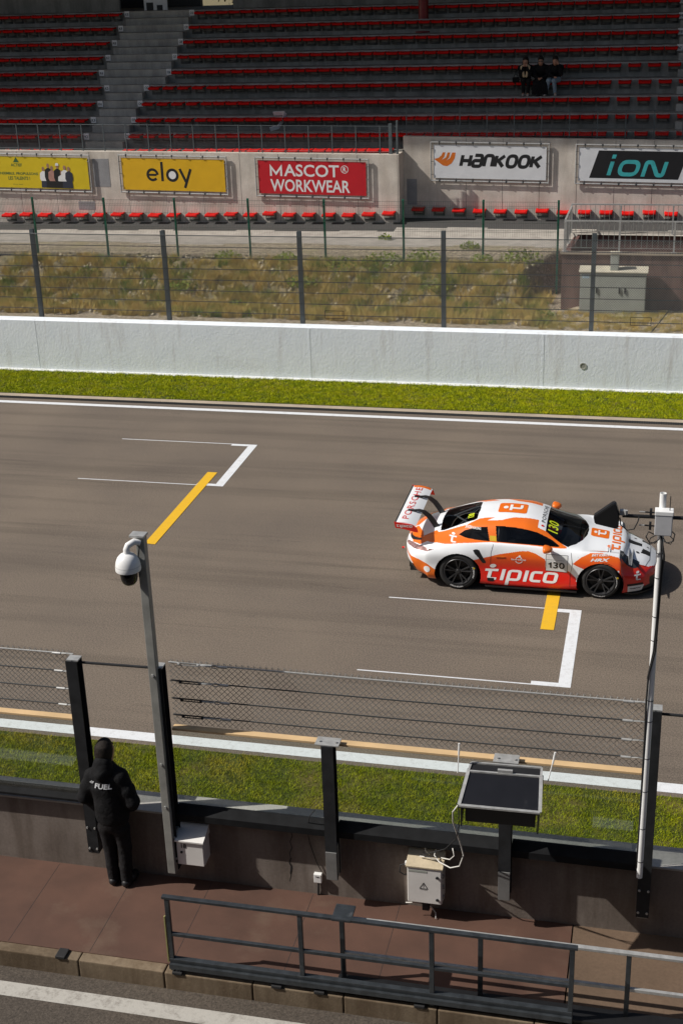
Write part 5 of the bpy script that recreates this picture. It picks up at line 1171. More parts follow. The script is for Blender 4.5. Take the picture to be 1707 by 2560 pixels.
# rear wing
mb = MB(); ch = .36; prof = []
for k in range(17): t = k/16; prof.append((t, .030*math.sin(math.pi*t)**.8*(1-t*.5) - .03*t*(1-t)*0))
foil = [(-1.10 + ch*t*1.0, 1.185 - .045*t + .02*math.sin(math.pi*t) + .5*h_) for t, h_ in prof] + [(-1.10 + ch*t, 1.185 - .045*t + .02*math.sin(math.pi*t) - .5*h_) for t, h_ in prof[-2:0:-1]]
mb.prism([L(x, -.885, z) for x, z in foil], (0, 1.77, 0)); wing_o = mb.build('rear_wing', M['car_white'], car, smooth=35, fixn=True)
mb = MB(); mb.prism([L(x, .80, z+.003) for x, z in foil[1:16]] + [L(x, .80, z-.004) for x, z in foil[15:0:-1]], (0, .08, 0)); mb.build('wing_tip', M['car_orange_flat'], wing_o)
for s in (-1, 1):
    mb = MB(); mb.prism([L(-1.125, s*.885, 1.20), L(-.80, s*.885, 1.165), L(-.72, s*.885, 1.10), L(-.70, s*.885, 1.025), L(-.76, s*.885, 1.03), L(-.95, s*.885, 1.075), L(-1.10, s*.885, 1.09)], (0, s*.014, 0)); mb.build('endplate', M['car_red'], wing_o, fixn=True)
MB().box(L(-1.112,-.885,1.178), L(-1.10,.885,1.196)).build('gurney_flap', M['carbon'], wing_o)
for s in (-1, 1):
    y = s*.33; path = [(-.93,1.20),(-.80,1.215),(-.70,1.19),(-.60,1.11),(-.52,1.0),(-.44,.87)]; wd = [.05,.06,.075,.09,.095,.10]
    vs = []; fs = []
    for (x, z), w_ in zip(path, wd):
        i = len(vs)//4; vs += [L(x-w_*.42, y-.012, z-w_*.28), L(x+w_*.42, y-.012, z+w_*.28), L(x+w_*.42, y+.012, z+w_*.28), L(x-w_*.42, y+.012, z-w_*.28)]
    n = len(path)
    for i in range(n-1):
        for k in range(4): fs.append((4*i+k, 4*i+(k+1)%4, 4*i+4+(k+1)%4, 4*i+4+k))
    fs += [(0,3,2,1), (4*n-4,4*n-3,4*n-2,4*n-1)]
    mb = MB().add(vs, fs); mb.bbox(L(-.98, y-.03, 1.19), L(-.82, y+.03, 1.215), .006); mb.build('wing_strut', M['carbon'], wing_o, fixn=True)
# mirrors, handles, tow strap, exhaust
def mirror(s):
    bm = bmesh.new(); bmesh.ops.create_uvsphere(bm, u_segments=20, v_segments=12, radius=1)
    for v in bm.verts:
        x, y, z = v.co; x = x if x > 0 else x*.35
        v.co = L(1.50 + x*.13, s*(1.0) + y*.115, .90 + z*.068*(1-.15*x))
    mb = MB(); bm.verts.ensure_lookup_table(); mb.add([v.co for v in bm.verts], [[v.index for v in f.verts] for f in bm.faces]); bm.free()
    o = mb.build('mirror', M['car_orange_flat'], car, smooth=True); MB().bar(L(1.56, s*.86, .845), L(1.56, s*.95, .875), .05, .02).build('mirror_foot', M['carbon'], o)
mirror(-1); mirror(1)
# --- decals laid on the body
def lay_side(name, g, mat, lift=.004, parent=None):
    g = sub_cut(g, .045); mb = MB(); vs = []
    for x, z in g[0]:
        h = body_bvh.ray_cast(Vector((x, -2.5, z)), Vector((0, 1, 0))); vs.append(L(*(h[0] + h[1]*(lift if h[1].y < 0 else -lift))) if h[0] is not None else L(x, -.93, z))
    return mb.add(vs, g[1]).build(name, mat, parent or car)
def lay_top(name, g, mat, lift=.004, rot=True):
    """g in (x, y) of the car; projected straight down"""
    g = sub_cut(g, .045); mb = MB(); vs = []
    for x, y in g[0]:
        h = body_bvh.ray_cast(Vector((x, y, 3)), Vector((0, 0, -1))); vs.append(L(*(h[0] + h[1]*(lift if h[1].z > 0 else -lift))) if h[0] is not None else L(x, y, .8))
    return mb.add(vs, g[1]).build(name, mat, car)
def tipico(dot=True):
    w = .19; gs = []; x = 0
    gs += [stroke2([(0,.80),(.72,.80)], w), stroke2(round2([(.30,.705),(.30,.10),(.72,.10)],.14), w)]
    if dot: gs.append(disc2(.36, 1.16, .17, 18))
    gs += [stroke2([(1.02,.0),(1.02,.90)], w)]
    gs += [stroke2(round2([(1.35,-.38),(1.35,.80),(1.93,.80),(1.93,.10),(1.445,.10)],.17), w)]
    gs += [stroke2([(2.28,.0),(2.28,.90)], w)]
    gs += [stroke2(round2([(3.12,.80),(2.60,.80),(2.60,.10),(3.12,.10)],.17), w)]
    gs += [stroke2(round2([(3.32,.10),(3.90,.10),(3.90,.80),(3.32,.80)],.17,True), w, True)]
    return join2(gs)
def tee(): return join2([stroke2([(0,.80),(.72,.80)], .19), stroke2(round2([(.30,.705),(.30,.10),(.72,.10)],.14), .19), disc2(.36, 1.16, .17, 18)])
lay_side('side_lettering', fit2(tipico(), .47, .16, 1.73, .52, shear=.16), M['decal_white'])
lay_side('number_plate', rrect2(1.51, .455, 1.88, .755, .015), simple('pale grey number plate vinyl', (.66,.67,.66), .5, 0, .02), .003)
lay_side('plate_edge', stroke2([(1.51,.455),(1.88,.455),(1.88,.755),(1.51,.755)], .006, True), M['decal_black'], .0045)
lay_side('plate_head', poly2([(1.51,.665),(1.83,.665),(1.83,.668),(1.51,.668)]), M['decal_black'], .0055)
lay_side('race_number', join2([fit2(stroke2([(0,.72),(.34,1),(.34,0)], .2), 1.548, .515, 1.605, .628), fit2(text2('30', .02), 1.635, .512, 1.835, .63)]), M['decal_black'], .006)
lay_side('sponsor_lettering', join2([fit2(text2('HRX', .045), 2.26, .69, 2.58, .735, shear=.3), fit2(text2('BWT', .03), 2.28, .762, 2.39, .795, shear=.2), fit2(text2('FORMULA', .03), 2.40, .762, 2.58, .793, shear=.2)]), M['decal_white'])
lay_side('tee_mark', fit2(tee(), -.185, .85, -.05, .955), M['decal_white'])
lay_side('tee_mark', fit2(tee(), 2.995, .33, 3.105, .47), M['decal_white'])
lay_side('door_mark', join2([fit2(text2('lagrolme', .02), .92, .60, 1.17, .645), xf2(ring2(0, 0, .06, .06, .014, 200, 340, 12), 1, 1, 1.05, .62), disc2(1.06, .685, .02, 10), xf2(ring2(0, 0, .05, .05, .014, 20, 160, 12), 1, 1, 1.05, .625)]), M['decal_white'])
lay_side('small_lettering', fit2(text2('www.brightheads.com', .01), 1.53, .128, 1.90, .148), M['decal_white'])
lay_side('roof_edge_lettering', fit2(text2('JENZER RACING', .02), .08, 1.035, .36, 1.075), M['decal_white'])
lay_side('bumper_dot', disc2(-.55, .355, .058, 20), M['decal_white'])
lay_side('bumper_plate', poly2([(2.90,.125),(3.13,.125),(3.17,.235),(2.90,.235)]), M['decal_white'])
lay_side('bumper_lettering', join2([fit2(text2('TEAMSPORT', .02), 2.93, .175, 3.12, .20)]), M['decal_black'], .006)
lay_side('bumper_strip', poly2([(2.89,.24),(3.15,.24),(3.15,.275),(2.89,.275)]), M['decal_black'], .005)
lay_side('sill_tag', poly2([(.515,.215),(.63,.215),(.63,.27),(.515,.27)]), M['decal_black'], .006)
lay_side('pillar_mark', poly2([(.535,.90),(.65,.897),(.635,.975),(.525,.975)]), simple('yellow vinyl', (.62,.40,.01), .5), .004)
lay_side('door_handle', rrect2(.62, .655, .80, .685, .012), M['car_orange_flat'], .014)
lay_side('filler_cap', disc2(2.05, .745, .006, 8), M['decal_white'])
for s_ in (1,):
    lay_side('lamp_bowl', xf2(([(x*ca-z*sa, x*sa+z*ca) for x, z in disc2(.02, .0, .055, 18, .035)[0]], disc2(0,0,1,18)[1]), 1, 1, 2.905, .652), M['lamp_clear'], .003)
def rot90(g, x0, y0, sx, sy): return [(x0 + v*sx, y0 + u*sy) for u, v in g[0]], g[1]      # letters read from the right-hand side... u runs along y
lay_top('roof_badge', rrect2(.60, -.215, 1.10, .215, .05), M['car_orange_flat'], .004)
lay_top('roof_tee', fit2(([(-y, x) for x, y in tee()[0]], tee()[1]), .68, -.13, 1.02, .13), M['decal_white'], .008)
lay_top('bonnet_badge', rrect2(2.22, -.20, 2.53, .15, .04), M['car_orange_flat'], .004)
tg = tee(); lay_top('bonnet_tee', fit2(([(-y, x) for x, y in tg[0]], tg[1]), 2.27, -.13, 2.48, .08), M['decal_white'], .008)
tp = tipico(); lay_top('bonnet_lettering', fit2(([(-y, x) for x, y in tp[0]], tp[1]), 2.52, -.56, 2.80, .54), M['car_orange_flat'], .005)
ps = text2('PORSCHE', .0, 1.15)
lay_top('screen_lettering', fit2(([(-y, x) for x, y in ps[0]], ps[1]), 1.375, -.36, 1.44, .40), M['decal_black'], .005)
lay_top('screen_dot', disc2(1.405, -.47, .026, 14), M['car_red'], .005)
nb = text2('130', .015); lay_top('screen_number', fit2(([(-y, x) for x, y in nb[0]], nb[1]), 1.50, -.53, 1.67, -.18, shear=0), M['decal_yellow'], .005)
nb = text2('130', .03); lay_top('rear_number', fit2(([(-y, x) for x, y in nb[0]], nb[1]), .08, -.30, .19, -.13), M['decal_yellow'], .006)
lay_top('vent_disc', join2([disc2(3.03, -.25, .03, 12), disc2(2.98, .34, .025, 12), disc2(3.20, .12, .02, 12)]), M['decal_black'], .004)
# wing lettering and endplate lettering
mb = MB(); g = fit2(([(-y, x) for x, y in ps[0]], ps[1]), -1.02, -.72, -.90, .78)
def foilz(x): t = (x+1.10)/ch; return 1.185 - .045*t + .02*math.sin(math.pi*t) + .5*.030*math.sin(math.pi*max(0, min(1, t)))**.8*(1-t*.5)
g = sub_cut(g, .06); mb.add([L(x, y, foilz(x)+.004) for x, y in g[0]], g[1]); mb.build('wing_lettering', M['car_red'], wing_o)
mb = MB(); tpg = tipico(False); g = fit2(tpg, -1.085, 1.095, -.80, 1.155, shear=.1); mb.add([L(x, -.9015, z) for x, z in g[0]], g[1]); mb.build('endplate_lettering', M['decal_white'], wing_o)
# panel gaps and pillar stripe lettering
lay_side('door_gap', join2([stroke2([(.60,.86),(.565,.72),(.56,.45),(.60,.20)], .006), stroke2([(1.93,.80),(1.96,.62),(1.93,.40),(1.93,.20)], .006)]), M['decal_black'], .003)
lay_top('panel_gap', join2([stroke2([(2.24,-.78),(2.5,-.665),(2.9,-.61),(3.17,-.55)], .006), stroke2([(2.24,.78),(2.5,.665),(2.9,.61),(3.17,.55)], .006), stroke2([(3.17,-.55),(3.24,-.3),(3.25,.3),(3.17,.55)], .006), stroke2([(-.42,-.56),(-.72,-.50),(-.90,-.46)], .006)]), M['decal_black'], .003)
MB().tube([L(-1.02,-.50,.55), L(-1.06,-.50,.545)], .02, 8).build('tow_eye', M['car_red'], car)
mb = MB()
for y in (-.10, .10): mb.tube([L(-1.0, y, .30), L(-.85, y, .30)], .045, 14)
mb.build('exhaust', M['galv'], car)
# wiper
mb = MB(); pa = []
for x, y in ((2.10,-.05),(1.95,-.12),(1.72,-.20)):
    h = body_bvh.ray_cast(Vector((x, y, 3)), Vector((0, 0, -1))); pa.append(L(*(h[0] + Vector((0,0,.02)))))
mb.tube(pa, .008, 6).build('wiper', M['carbon'], car)
# ------------------------------------------------------------------ people
def skin(name, joints, bones, mat, parent, root, sub=2, smooth=True, res=None, k=None):
    """joints: name -> (x,y,z, r) or (x,y,z, rx, ry) in world coordinates; round cones blended into ONE continuous surface"""
    res = res or (.010 if sub == 2 else .0115); off = np.array(wloc(parent)) if parent else np.zeros(3)
    P = {n: np.array(j[:3], float) for n, j in joints.items()}
    rx = {n: j[3] for n, j in joints.items()}; ry = {n: (j[4] if len(j) > 4 else j[3]) for n, j in joints.items()}
    rm = max(max(rx.values()), max(ry.values())) + .06
    A = np.array(list(P.values())); lo = A.min(0)-rm; hi = A.max(0)+rm; n = np.ceil((hi-lo)/res).astype(int)+1
    ax = [lo[i] + res*np.arange(n[i]) for i in range(3)]; D = np.full(n, 1.0)
    for a, b in bones:
        pa, pb = P[a], P[b]; small = min(rx[a], rx[b]); kk = k if k is not None else (.004 if max(rx[a], rx[b]) < .014 else min(.05, .6*small))
        m = max(rx[a], rx[b], ry[a], ry[b]) + kk + 3*res
        i0 = np.clip(np.floor((np.minimum(pa, pb)-m-lo)/res).astype(int), 0, n); i1 = np.clip(np.ceil((np.maximum(pa, pb)+m-lo)/res).astype(int)+1, 0, n)
        X, Y, Z = np.meshgrid(ax[0][i0[0]:i1[0]], ax[1][i0[1]:i1[1]], ax[2][i0[2]:i1[2]], indexing='ij')
        ab = pb-pa; L2 = max(ab@ab, 1e-9); t = np.clip(((X-pa[0])*ab[0]+(Y-pa[1])*ab[1]+(Z-pa[2])*ab[2])/L2, 0, 1)
        r1 = rx[a]+(rx[b]-rx[a])*t; r2 = ry[a]+(ry[b]-ry[a])*t; q = r1/r2
        d = np.sqrt((X-pa[0]-ab[0]*t)**2 + ((Y-pa[1]-ab[1]*t)*q)**2 + (Z-pa[2]-ab[2]*t)**2) - r1; d = d*np.minimum(1, 1/q)
        blk = D[i0[0]:i1[0], i0[1]:i1[1], i0[2]:i1[2]]; h = np.maximum(kk-np.abs(blk-d), 0)/kk
        D[i0[0]:i1[0], i0[1]:i1[1], i0[2]:i1[2]] = np.minimum(blk, d) - h*h*kk*.25
    ins = D < 0; nx_, ny_, nz_ = n; C = np.zeros((nx_-1, ny_-1, nz_-1, 3)); W = np.zeros((nx_-1, ny_-1, nz_-1))
    base = np.stack(np.meshgrid(*[np.arange(m-1) for m in n], indexing='ij'), -1).astype(float)
    cor = [(i, j, l) for i in (0, 1) for j in (0, 1) for l in (0, 1)]
    sl_ = lambda arr, c: arr[c[0]:nx_-1+c[0], c[1]:ny_-1+c[1], c[2]:nz_-1+c[2]]
    for c0 in cor:
        for q_ in range(3):
            if c0[q_]: continue
            c1 = tuple(1 if e == q_ else c0[e] for e in range(3)); a, b = sl_(D, c0), sl_(D, c1); cr = (a < 0) != (b < 0)
            t = np.where(cr, a/np.where(cr, a-b, 1), 0); W += cr
            for e in range(3): C[..., e] += cr*(c0[e] + (t if e == q_ else 0))
    act = W > 0; idx = np.full(act.shape, -1); idx[act] = np.arange(act.sum()); V = (base[act] + C[act]/W[act][:, None])*res + lo
    F = []
    for q_, (u, v) in ((0, (1, 2)), (1, (2, 0)), (2, (0, 1))):
        s0 = [slice(None)]*3; s1 = [slice(None)]*3; s0[q_] = slice(0, n[q_]-1); s1[q_] = slice(1, n[q_])
        a, b = ins[tuple(s0)], ins[tuple(s1)]; E = np.argwhere(a != b); E = E[(E[:, u] > 0) & (E[:, v] > 0) & (E[:, u] < n[u]-1) & (E[:, v] < n[v]-1)]
        def cell(du, dv): c = E.copy(); c[:, u] -= du; c[:, v] -= dv; return idx[c[:, 0], c[:, 1], c[:, 2]]
        f = np.stack([cell(1, 1), cell(0, 1), cell(0, 0), cell(1, 0)], 1); fl = a[E[:, 0], E[:, 1], E[:, 2]]
        f[~fl] = f[~fl][:, ::-1]; F.append(f)
    o = nparr_mesh(name, V-off, np.concatenate(F), mat, parent); o.data.polygons.foreach_set('use_smooth', [smooth]*len(o.data.polygons)); return o
def chain_b(*n): return list(zip(n[:-1], n[1:]))
def fingers(J, B, wrist, p, d, side, s=1.0):
    """palm and five fingers from the wrist point p along direction d; side = thumb direction"""
    d = Vector(d).normalized(); t = Vector(side).normalized(); n = d.cross(t).normalized(); p = Vector(p)
    pa = p + d*.045*s; J[wrist+'_palm'] = (*pa, .028*s, .016*s); B.append((wrist, wrist+'_palm'))
    for i, (o, L_) in enumerate(((.030, .068), (.011, .078), (-.009, .072), (-.028, .056))):
        a = pa + d*.035*s + t*o*s; b = a + (d*.85 + n*.35)*L_*.5*s; c = b + (d*.5 + n*.8)*L_*.5*s
        for q, pt, r in (('a', a, .0095), ('b', b, .0085), ('c', c, .0075)): J[f'{wrist}_f{i}{q}'] = (*pt, r*s)
        B += chain_b(wrist+'_palm', f'{wrist}_f{i}a', f'{wrist}_f{i}b', f'{wrist}_f{i}c')
    a = p + d*.02*s + t*.03*s; b = a + (t*.7 + d*.7 + n*.2)*.04*s; c = b + (d*.9 + n*.5)*.03*s
    for q, pt, r in (('a', a, .0115), ('b', b, .010), ('c', c, .0085)): J[f'{wrist}_t{q}'] = (*pt, r*s)
    B += chain_b(wrist, f'{wrist}_ta', f'{wrist}_tb', f'{wrist}_tc')
def head_mesh(parent, c, yaw, pitch, mat, r=.105, name='head_skin'): pass
# the standing person at the pit wall, seen from behind
px, py, pz = -5.60, 11.79, .612
P = thing('person', 'person in black jacket and trousers standing with their back turned at the wall gap', 'person', (px, py, pz))
def W_(x, y, z): return (px+(x+.03)*.88-.03, py+y*.9, pz+z*.97)
J = {'pelvis': (*W_(-.02,.0,.97), .13, .095), 'belly': (*W_(-.03,.01,1.12), .145, .105), 'chest': (*W_(-.05,.03,1.36), .165, .115), 'neck0': (*W_(-.06,.05,1.54), .085, .075), 'neck': (*W_(-.065,.075,1.61), .062), 'head0': (*W_(-.07,.10,1.68), .078, .085), 'head1': (*W_(-.07,.105,1.76), .090, .100), 'head2': (*W_(-.07,.10,1.83), .062, .072), 'nose': (*W_(-.07,.215,1.715), .016),
     'hipL': (*W_(-.10,.0,.90), .072), 'kneeL': (*W_(-.105,.03,.50), .066), 'ankL': (*W_(-.085,-.02,.09), .045), 'toeL': (*W_(-.10,.14,.045), .042, .035),
     'hipR': (*W_(.06,.0,.90), .072), 'kneeR': (*W_(.09,.03,.50), .066), 'ankR': (*W_(.095,-.03,.09), .045), 'toeR': (*W_(.13,.13,.045), .042, .035),
     'shL': (*W_(-.215,.03,1.45), .062), 'elL': (*W_(-.345,.0,1.17), .05), 'wrL': (*W_(-.20,.19,1.03), .032), 'shR': (*W_(.11,.03,1.45), .062), 'elR': (*W_(.265,.0,1.17), .05), 'wrR': (*W_(.13,.19,1.03), .032)}
B = chain_b('pelvis','belly','chest','neck0','neck','head0','head1','head2') + [('head0','nose')] + chain_b('pelvis','hipL','kneeL','ankL','toeL') + chain_b('pelvis','hipR','kneeR','ankR','toeR') + chain_b('chest','shL','elL','wrL') + chain_b('chest','shR','elR','wrR')
fingers(J, B, 'wrL', W_(-.20,.19,1.03), (.9,.2,-.2), (0,.5,.8)); fingers(J, B, 'wrR', W_(.13,.19,1.03), (-.9,.2,-.2), (0,.5,.8))
skin('body', J, B, M['skin'], P, 'pelvis')
JJ = {'hem': (*W_(-.02,-.0,.95), .19, .14), 'hip': (*W_(-.02,.0,1.02), .180, .135), 'belly': (*W_(-.03,.0,1.16), .168, .130), 'chest': (*W_(-.05,.02,1.34), .190, .142), 'yoke': (*W_(-.055,.035,1.455), .150, .115), 'col': (*W_(-.065,.055,1.56), .085, .08), 'col2': (*W_(-.068,.07,1.61), .078, .08),
      'shL': (*W_(-.225,.03,1.455), .094), 'upL': (*W_(-.31,.005,1.31), .080), 'elL': (*W_(-.365,-.015,1.17), .074), 'foL': (*W_(-.31,.07,1.07), .066), 'cuL': (*W_(-.215,.165,1.02), .056),
      'shR': (*W_(.12,.03,1.455), .094), 'upR': (*W_(.22,.005,1.31), .080), 'elR': (*W_(.285,-.015,1.17), .074), 'foR': (*W_(.235,.07,1.07), .066), 'cuR': (*W_(.145,.165,1.02), .056)}
jk = skin('jacket', JJ, chain_b('hem','hip','belly','chest','yoke','col','col2') + chain_b('yoke','shL','upL','elL','foL','cuL') + chain_b('yoke','shR','upR','elR','foR','cuR'), M['cloth_black'], P, 'belly')
hd = skin('hood', {'a': (*W_(-.155,.05,1.56), .045), 'b': (*W_(-.145,-.03,1.55), .055), 'c': (*W_(-.068,-.075,1.535), .066), 'd': (*W_(.01,-.03,1.55), .055), 'e': (*W_(.02,.05,1.56), .045), 'f': (*W_(-.068,-.02,1.62), .085, .06), 'g': (*W_(-.068,.03,1.68), .09, .075)}, chain_b('a','b','c','d','e') + chain_b('c','f','g') + [('b','f'), ('d','f')], M['cloth_black'], P, 'c')
skin('trousers', {'w': (*W_(-.02,.0,.96), .165, .125), 'p': (*W_(-.02,.0,.88), .165, .125), 'hL': (*W_(-.115,.0,.78), .098), 'kL': (*W_(-.11,.02,.50), .078), 'cL': (*W_(-.098,-.005,.25), .070), 'aL': (*W_(-.088,-.02,.09), .066), 'hR': (*W_(.075,.0,.78), .098), 'kR': (*W_(.09,.02,.50), .078), 'cR': (*W_(.092,-.01,.25), .070), 'aR': (*W_(.095,-.03,.09), .066)}, chain_b('w','p') + chain_b('p','hL','kL','cL','aL') + chain_b('p','hR','kR','cR','aR'), M['cloth_dark'], P, 'p', k=.02)
for nm, (ax, ay), (tx, ty) in (('L', (-.085,-.03), (-.11,.16)), ('R', (.095,-.04), (.135,.15))):
    skin('shoe', {'h': (*W_(ax,ay-.03,.05), .050, .05), 'm': (*W_((ax+tx)/2,(ay+ty)/2,.055), .056, .05), 't': (*W_(tx,ty,.045), .05, .04)}, chain_b('h','m','t'), M['shoe'], P, 'm')
skin('hair', {'n': (*W_(-.067,.035,1.655), .062, .05), 'b': (*W_(-.07,.045,1.73), .088, .075), 'a': (*W_(-.07,.075,1.80), .090, .098), 't': (*W_(-.07,.10,1.835), .070, .085)}, chain_b('n','b','a','t'), M['hair'], P, 'a')
jb = jk.data; jbv = BVHTree.FromPolygons([v.co + wloc(jk) for v in jb.vertices], [tuple(p.vertices) for p in jb.polygons])
def on_back(name, g, mat, par):
    g = sub_cut(g, .02); mb = MB(); vs = []
    for x, z in g[0]:
        h = jbv.ray_cast(Vector((px+x, py-1.5, pz+z)), Vector((0, 1, 0))); vs.append(h[0] + Vector((0, -.014, 0)) if h[0] is not None else Vector((px+x, py-.15, pz+z)))
    return mb.add(vs, g[1]).build(name, mat, par)
for s_ in (-1, 1): skin('ear', {'a': (*W_(-.07+s_*.090,.085,1.735), .016, .022), 'b': (*W_(-.07+s_*.098,.075,1.76), .012, .018)}, [('a','b')], M['skin'], P, 'a')
skin('cap_brim', {'a': (*W_(-.13,.185,1.795), .014, .03), 'b': (*W_(-.07,.215,1.80), .014, .035), 'c': (*W_(-.01,.185,1.795), .014, .03)}, chain_b('a','b','c'), M['cloth_dark'], P, 'b')
on_back('jacket_lettering', join2([fit2(text2('FUEL', .03), -.135, 1.345, .065, 1.405, shear=.15), fit2(join2([stroke2([(.55,0),(.8,1.0),(0,.42),(1.0,.42)], .24), stroke2([(1.15,0),(1.38,.95),(2.0,.95)], .24), stroke2([(1.3,.5),(1.8,.5)], .22)]), -.205, 1.385, -.142, 1.425, shear=.1)]), M['logo_grey'], jk)
# three people sitting high in the stand
def sitter(x, k, label, top, legs, shoes, lean, face_dx=0.0, knees=0.0, hair_long=False, arm='lap', coat=False):
    z0 = zk(k)+.44; y0 = yk(k)-.20; zf = zk(k)                       # seat surface, hip position, feet level
    t = thing('person', label, 'person', (x, y0-.35, zf), 'three people sitting together in the stand')
    f = lambda a, b, c: (x+a, y0+b, c)
    yk_ = y0-.44; yl = -lean
    J = {'pelvis': (*f(0,0,z0+.10), .13, .11), 'belly': (*f(0,-.05*lean-.0,z0+.26), .12, .10), 'chest': (*f(0,-.22*lean,z0+.44), .145, .105), 'neck': (*f(face_dx*.3,-.32*lean-.02,z0+.60), .055), 'jaw': (*f(face_dx*.6,-.38*lean-.05,z0+.66), .066, .072), 'head': (*f(face_dx*.7,-.38*lean-.03,z0+.73), .082, .09), 'crown': (*f(face_dx*.7,-.36*lean-.0,z0+.80), .058, .066), 'nose': (*f(face_dx,-.42*lean-.128,z0+.70), .010),
         'hL': (*f(-.09,-.06,z0+.08), .085), 'kL': (x-.09+knees,yk_,z0+.08,.062), 'aL': (x-.10+knees*1.6,yk_+.06,zf+.10,.042), 'tL': (x-.11+knees*1.8,yk_-.08,zf+.04,.038,.03),
         'hR': (*f(.09,-.06,z0+.08), .085), 'kR': (x+.10+knees,yk_,z0+.08,.062), 'aR': (x+.09+knees*.6,yk_+.06,zf+.10,.042), 'tR': (x+.10+knees*.4,yk_-.08,zf+.04,.038,.03)}
    hy = -.22*lean
    if arm == 'chin': arms = {'L': ((-.20,hy,z0+.50),(-.15,hy-.20,z0+.26),(-.05,-.38*lean-.13,z0+.58)), 'R': ((.20,hy,z0+.50),(.15,hy-.20,z0+.26),(.05,-.38*lean-.13,z0+.58))}
    elif arm == 'cheek': arms = {'L': ((-.19,hy,z0+.50),(-.20,hy-.16,z0+.27),(-.02,hy-.32,z0+.20)), 'R': ((.19,hy,z0+.50),(.20,hy-.20,z0+.30),(.10,-.38*lean-.10,z0+.62))}
    else: arms = {'L': ((-.21,hy,z0+.50),(-.25,hy-.12,z0+.26),(-.06,hy-.32,z0+.16)), 'R': ((.21,hy,z0+.50),(.25,hy-.12,z0+.26),(.05,hy-.32,z0+.17))}
    B = chain_b('pelvis','belly','chest','neck','jaw','head','crown') + [('jaw','nose')] + chain_b('pelvis','hL','kL','aL','tL') + chain_b('pelvis','hR','kR','aR','tR')
    for s, (a, b, c) in arms.items():
        J['sh'+s] = (*f(*a), .07); J['el'+s] = (*f(*b), .045); J['wr'+s] = (*f(*c), .030); B += chain_b('chest','sh'+s,'el'+s,'wr'+s)
        dv = Vector(c)-Vector(b); fingers(J, B, 'wr'+s, f(*c), dv, (1 if s == 'L' else -1, -.2, .3))
    skin('body', J, B, M['skin'], t, 'pelvis', 1)
    JJ = {'hem': (*f(0,-.02,z0+.06), .185, .16), 'belly': (*f(0,-.05*lean,z0+.26), .165, .14), 'chest': (*f(0,hy,z0+.44), .185, .14), 'yoke': (*f(0,hy-.01,z0+.52), .13, .11), 'col': (*f(face_dx*.3,-.31*lean-.01,z0+.595), .078, .075)}
    BB = chain_b('hem','belly','chest','yoke','col')
    for s, (a, b, c) in arms.items():
        JJ['s'+s] = (*f(*a), .088); JJ['e'+s] = (*f(*b), .072); w = Vector(b)+(Vector(c)-Vector(b))*.88; JJ['w'+s] = (*f(*w), .05); BB += chain_b('yoke','s'+s,'e'+s,'w'+s)
    skin('jacket', JJ, BB, top, t, 'belly', 1)
    LL = {'w': (*f(0,0,z0+.12), .15, .13), 'p': (*f(0,-.02,z0+.08), .15, .11)}
    for s, sg in (('L', -1), ('R', 1)):
        kx, kyy, kz = J['k'+s][:3]; axx, ayy, az = J['a'+s][:3]
        LL['h'+s] = (*f(sg*.09,-.10,z0+.085), .098); LL['k'+s] = (kx, kyy, kz, .078); LL['a'+s] = (axx, ayy, az, .058)
    skin('coat_skirt' if coat else 'trousers', LL, chain_b('w','p','hL','kL','aL') + chain_b('p','hR','kR','aR'), legs, t, 'p', 1)
    if coat:
        mb = MB(); vs = []
        for zz, w0, yy in ((z0+.16,.20,yk_+.12), (z0+.05,.25,yk_-.08), (zf+.45,.26,yk_-.10), (zf+.06,.29,yk_-.09)): vs += [(x-w0, yy+.05, zz), (x-w0*.5, yy-.02, zz), (x, yy+.02, zz), (x+w0*.5, yy-.02, zz), (x+w0, yy+.05, zz)]
        n0 = len(vs); vs += [(a, b+.05, c-.01) for a, b, c in vs]
        q = [(5*i+j, 5*i+j+1, 5*i+j+6, 5*i+j+5) for i in range(3) for j in range(4)]
        mb.add(vs, q + [tuple(n0+i for i in f_)[::-1] for f_ in q]).build('coat_front', legs, t, smooth=True)
    for s in 'LR':
        axx, ayy, az = J['a'+s][:3]; tx, ty, tz = J['t'+s][:3]
        skin('shoe', {'h': (axx, ayy+.03, zf+.05, .045), 'm': ((axx+tx)/2, (ayy+ty)/2, zf+.05, .048, .042), 't': (tx, ty, zf+.04, .042, .034)}, chain_b('h','m','t'), shoes, t, 'm', 1)
    hx = face_dx*.7
    H = {'a': (*f(hx,-.36*lean+.035,z0+.70), .075, .06), 'b': (*f(hx,-.36*lean+.005,z0+.785), .098, .095), 'c': (*f(hx,-.37*lean-.02,z0+.825), .082, .088)}
    BH = chain_b('a','b','c')
    if hair_long:
        for s in (-1, 1): H[f'l{s}'] = (*f(hx+s*.085,-.36*lean,z0+.70), .035); H[f'm{s}'] = (*f(hx+s*.10,-.34*lean-.02,z0+.58), .03); BH += chain_b('b', f'l{s}', f'm{s}')
    skin('hair', H, BH, M['hair'], t, 'b', 1)
    fy = -.38*lean-.118
    if coat: MB().bbox(f(hx-.075, fy-.012, z0+.715), f(hx+.075, fy+.02, z0+.745), .008).build('dark_glasses', M['black_plastic'], t)
    else:
        for s in (-1, 1):
            MB().lathe([(0,-.006),(.009,-.003),(.011,0),(.009,.003),(0,.006)], f(hx+s*.032, fy+.004, z0+.727), 'y', 10).build('eye', M['hair'], t)
    MB().bbox(f(hx-.024, fy-.004, z0+.652), f(hx+.024, fy+.02, z0+.660), .003).build('mouth', simple('lip', (.22,.09,.07), .6), t)
    return t
K = 3
a = sitter(-5.00, K, 'person in black with a long beige scarf, leftmost of three in the stand', M['cloth_black'], M['cloth_dark'], M['shoe_pale'], .75, .0, .03, True, 'chin')
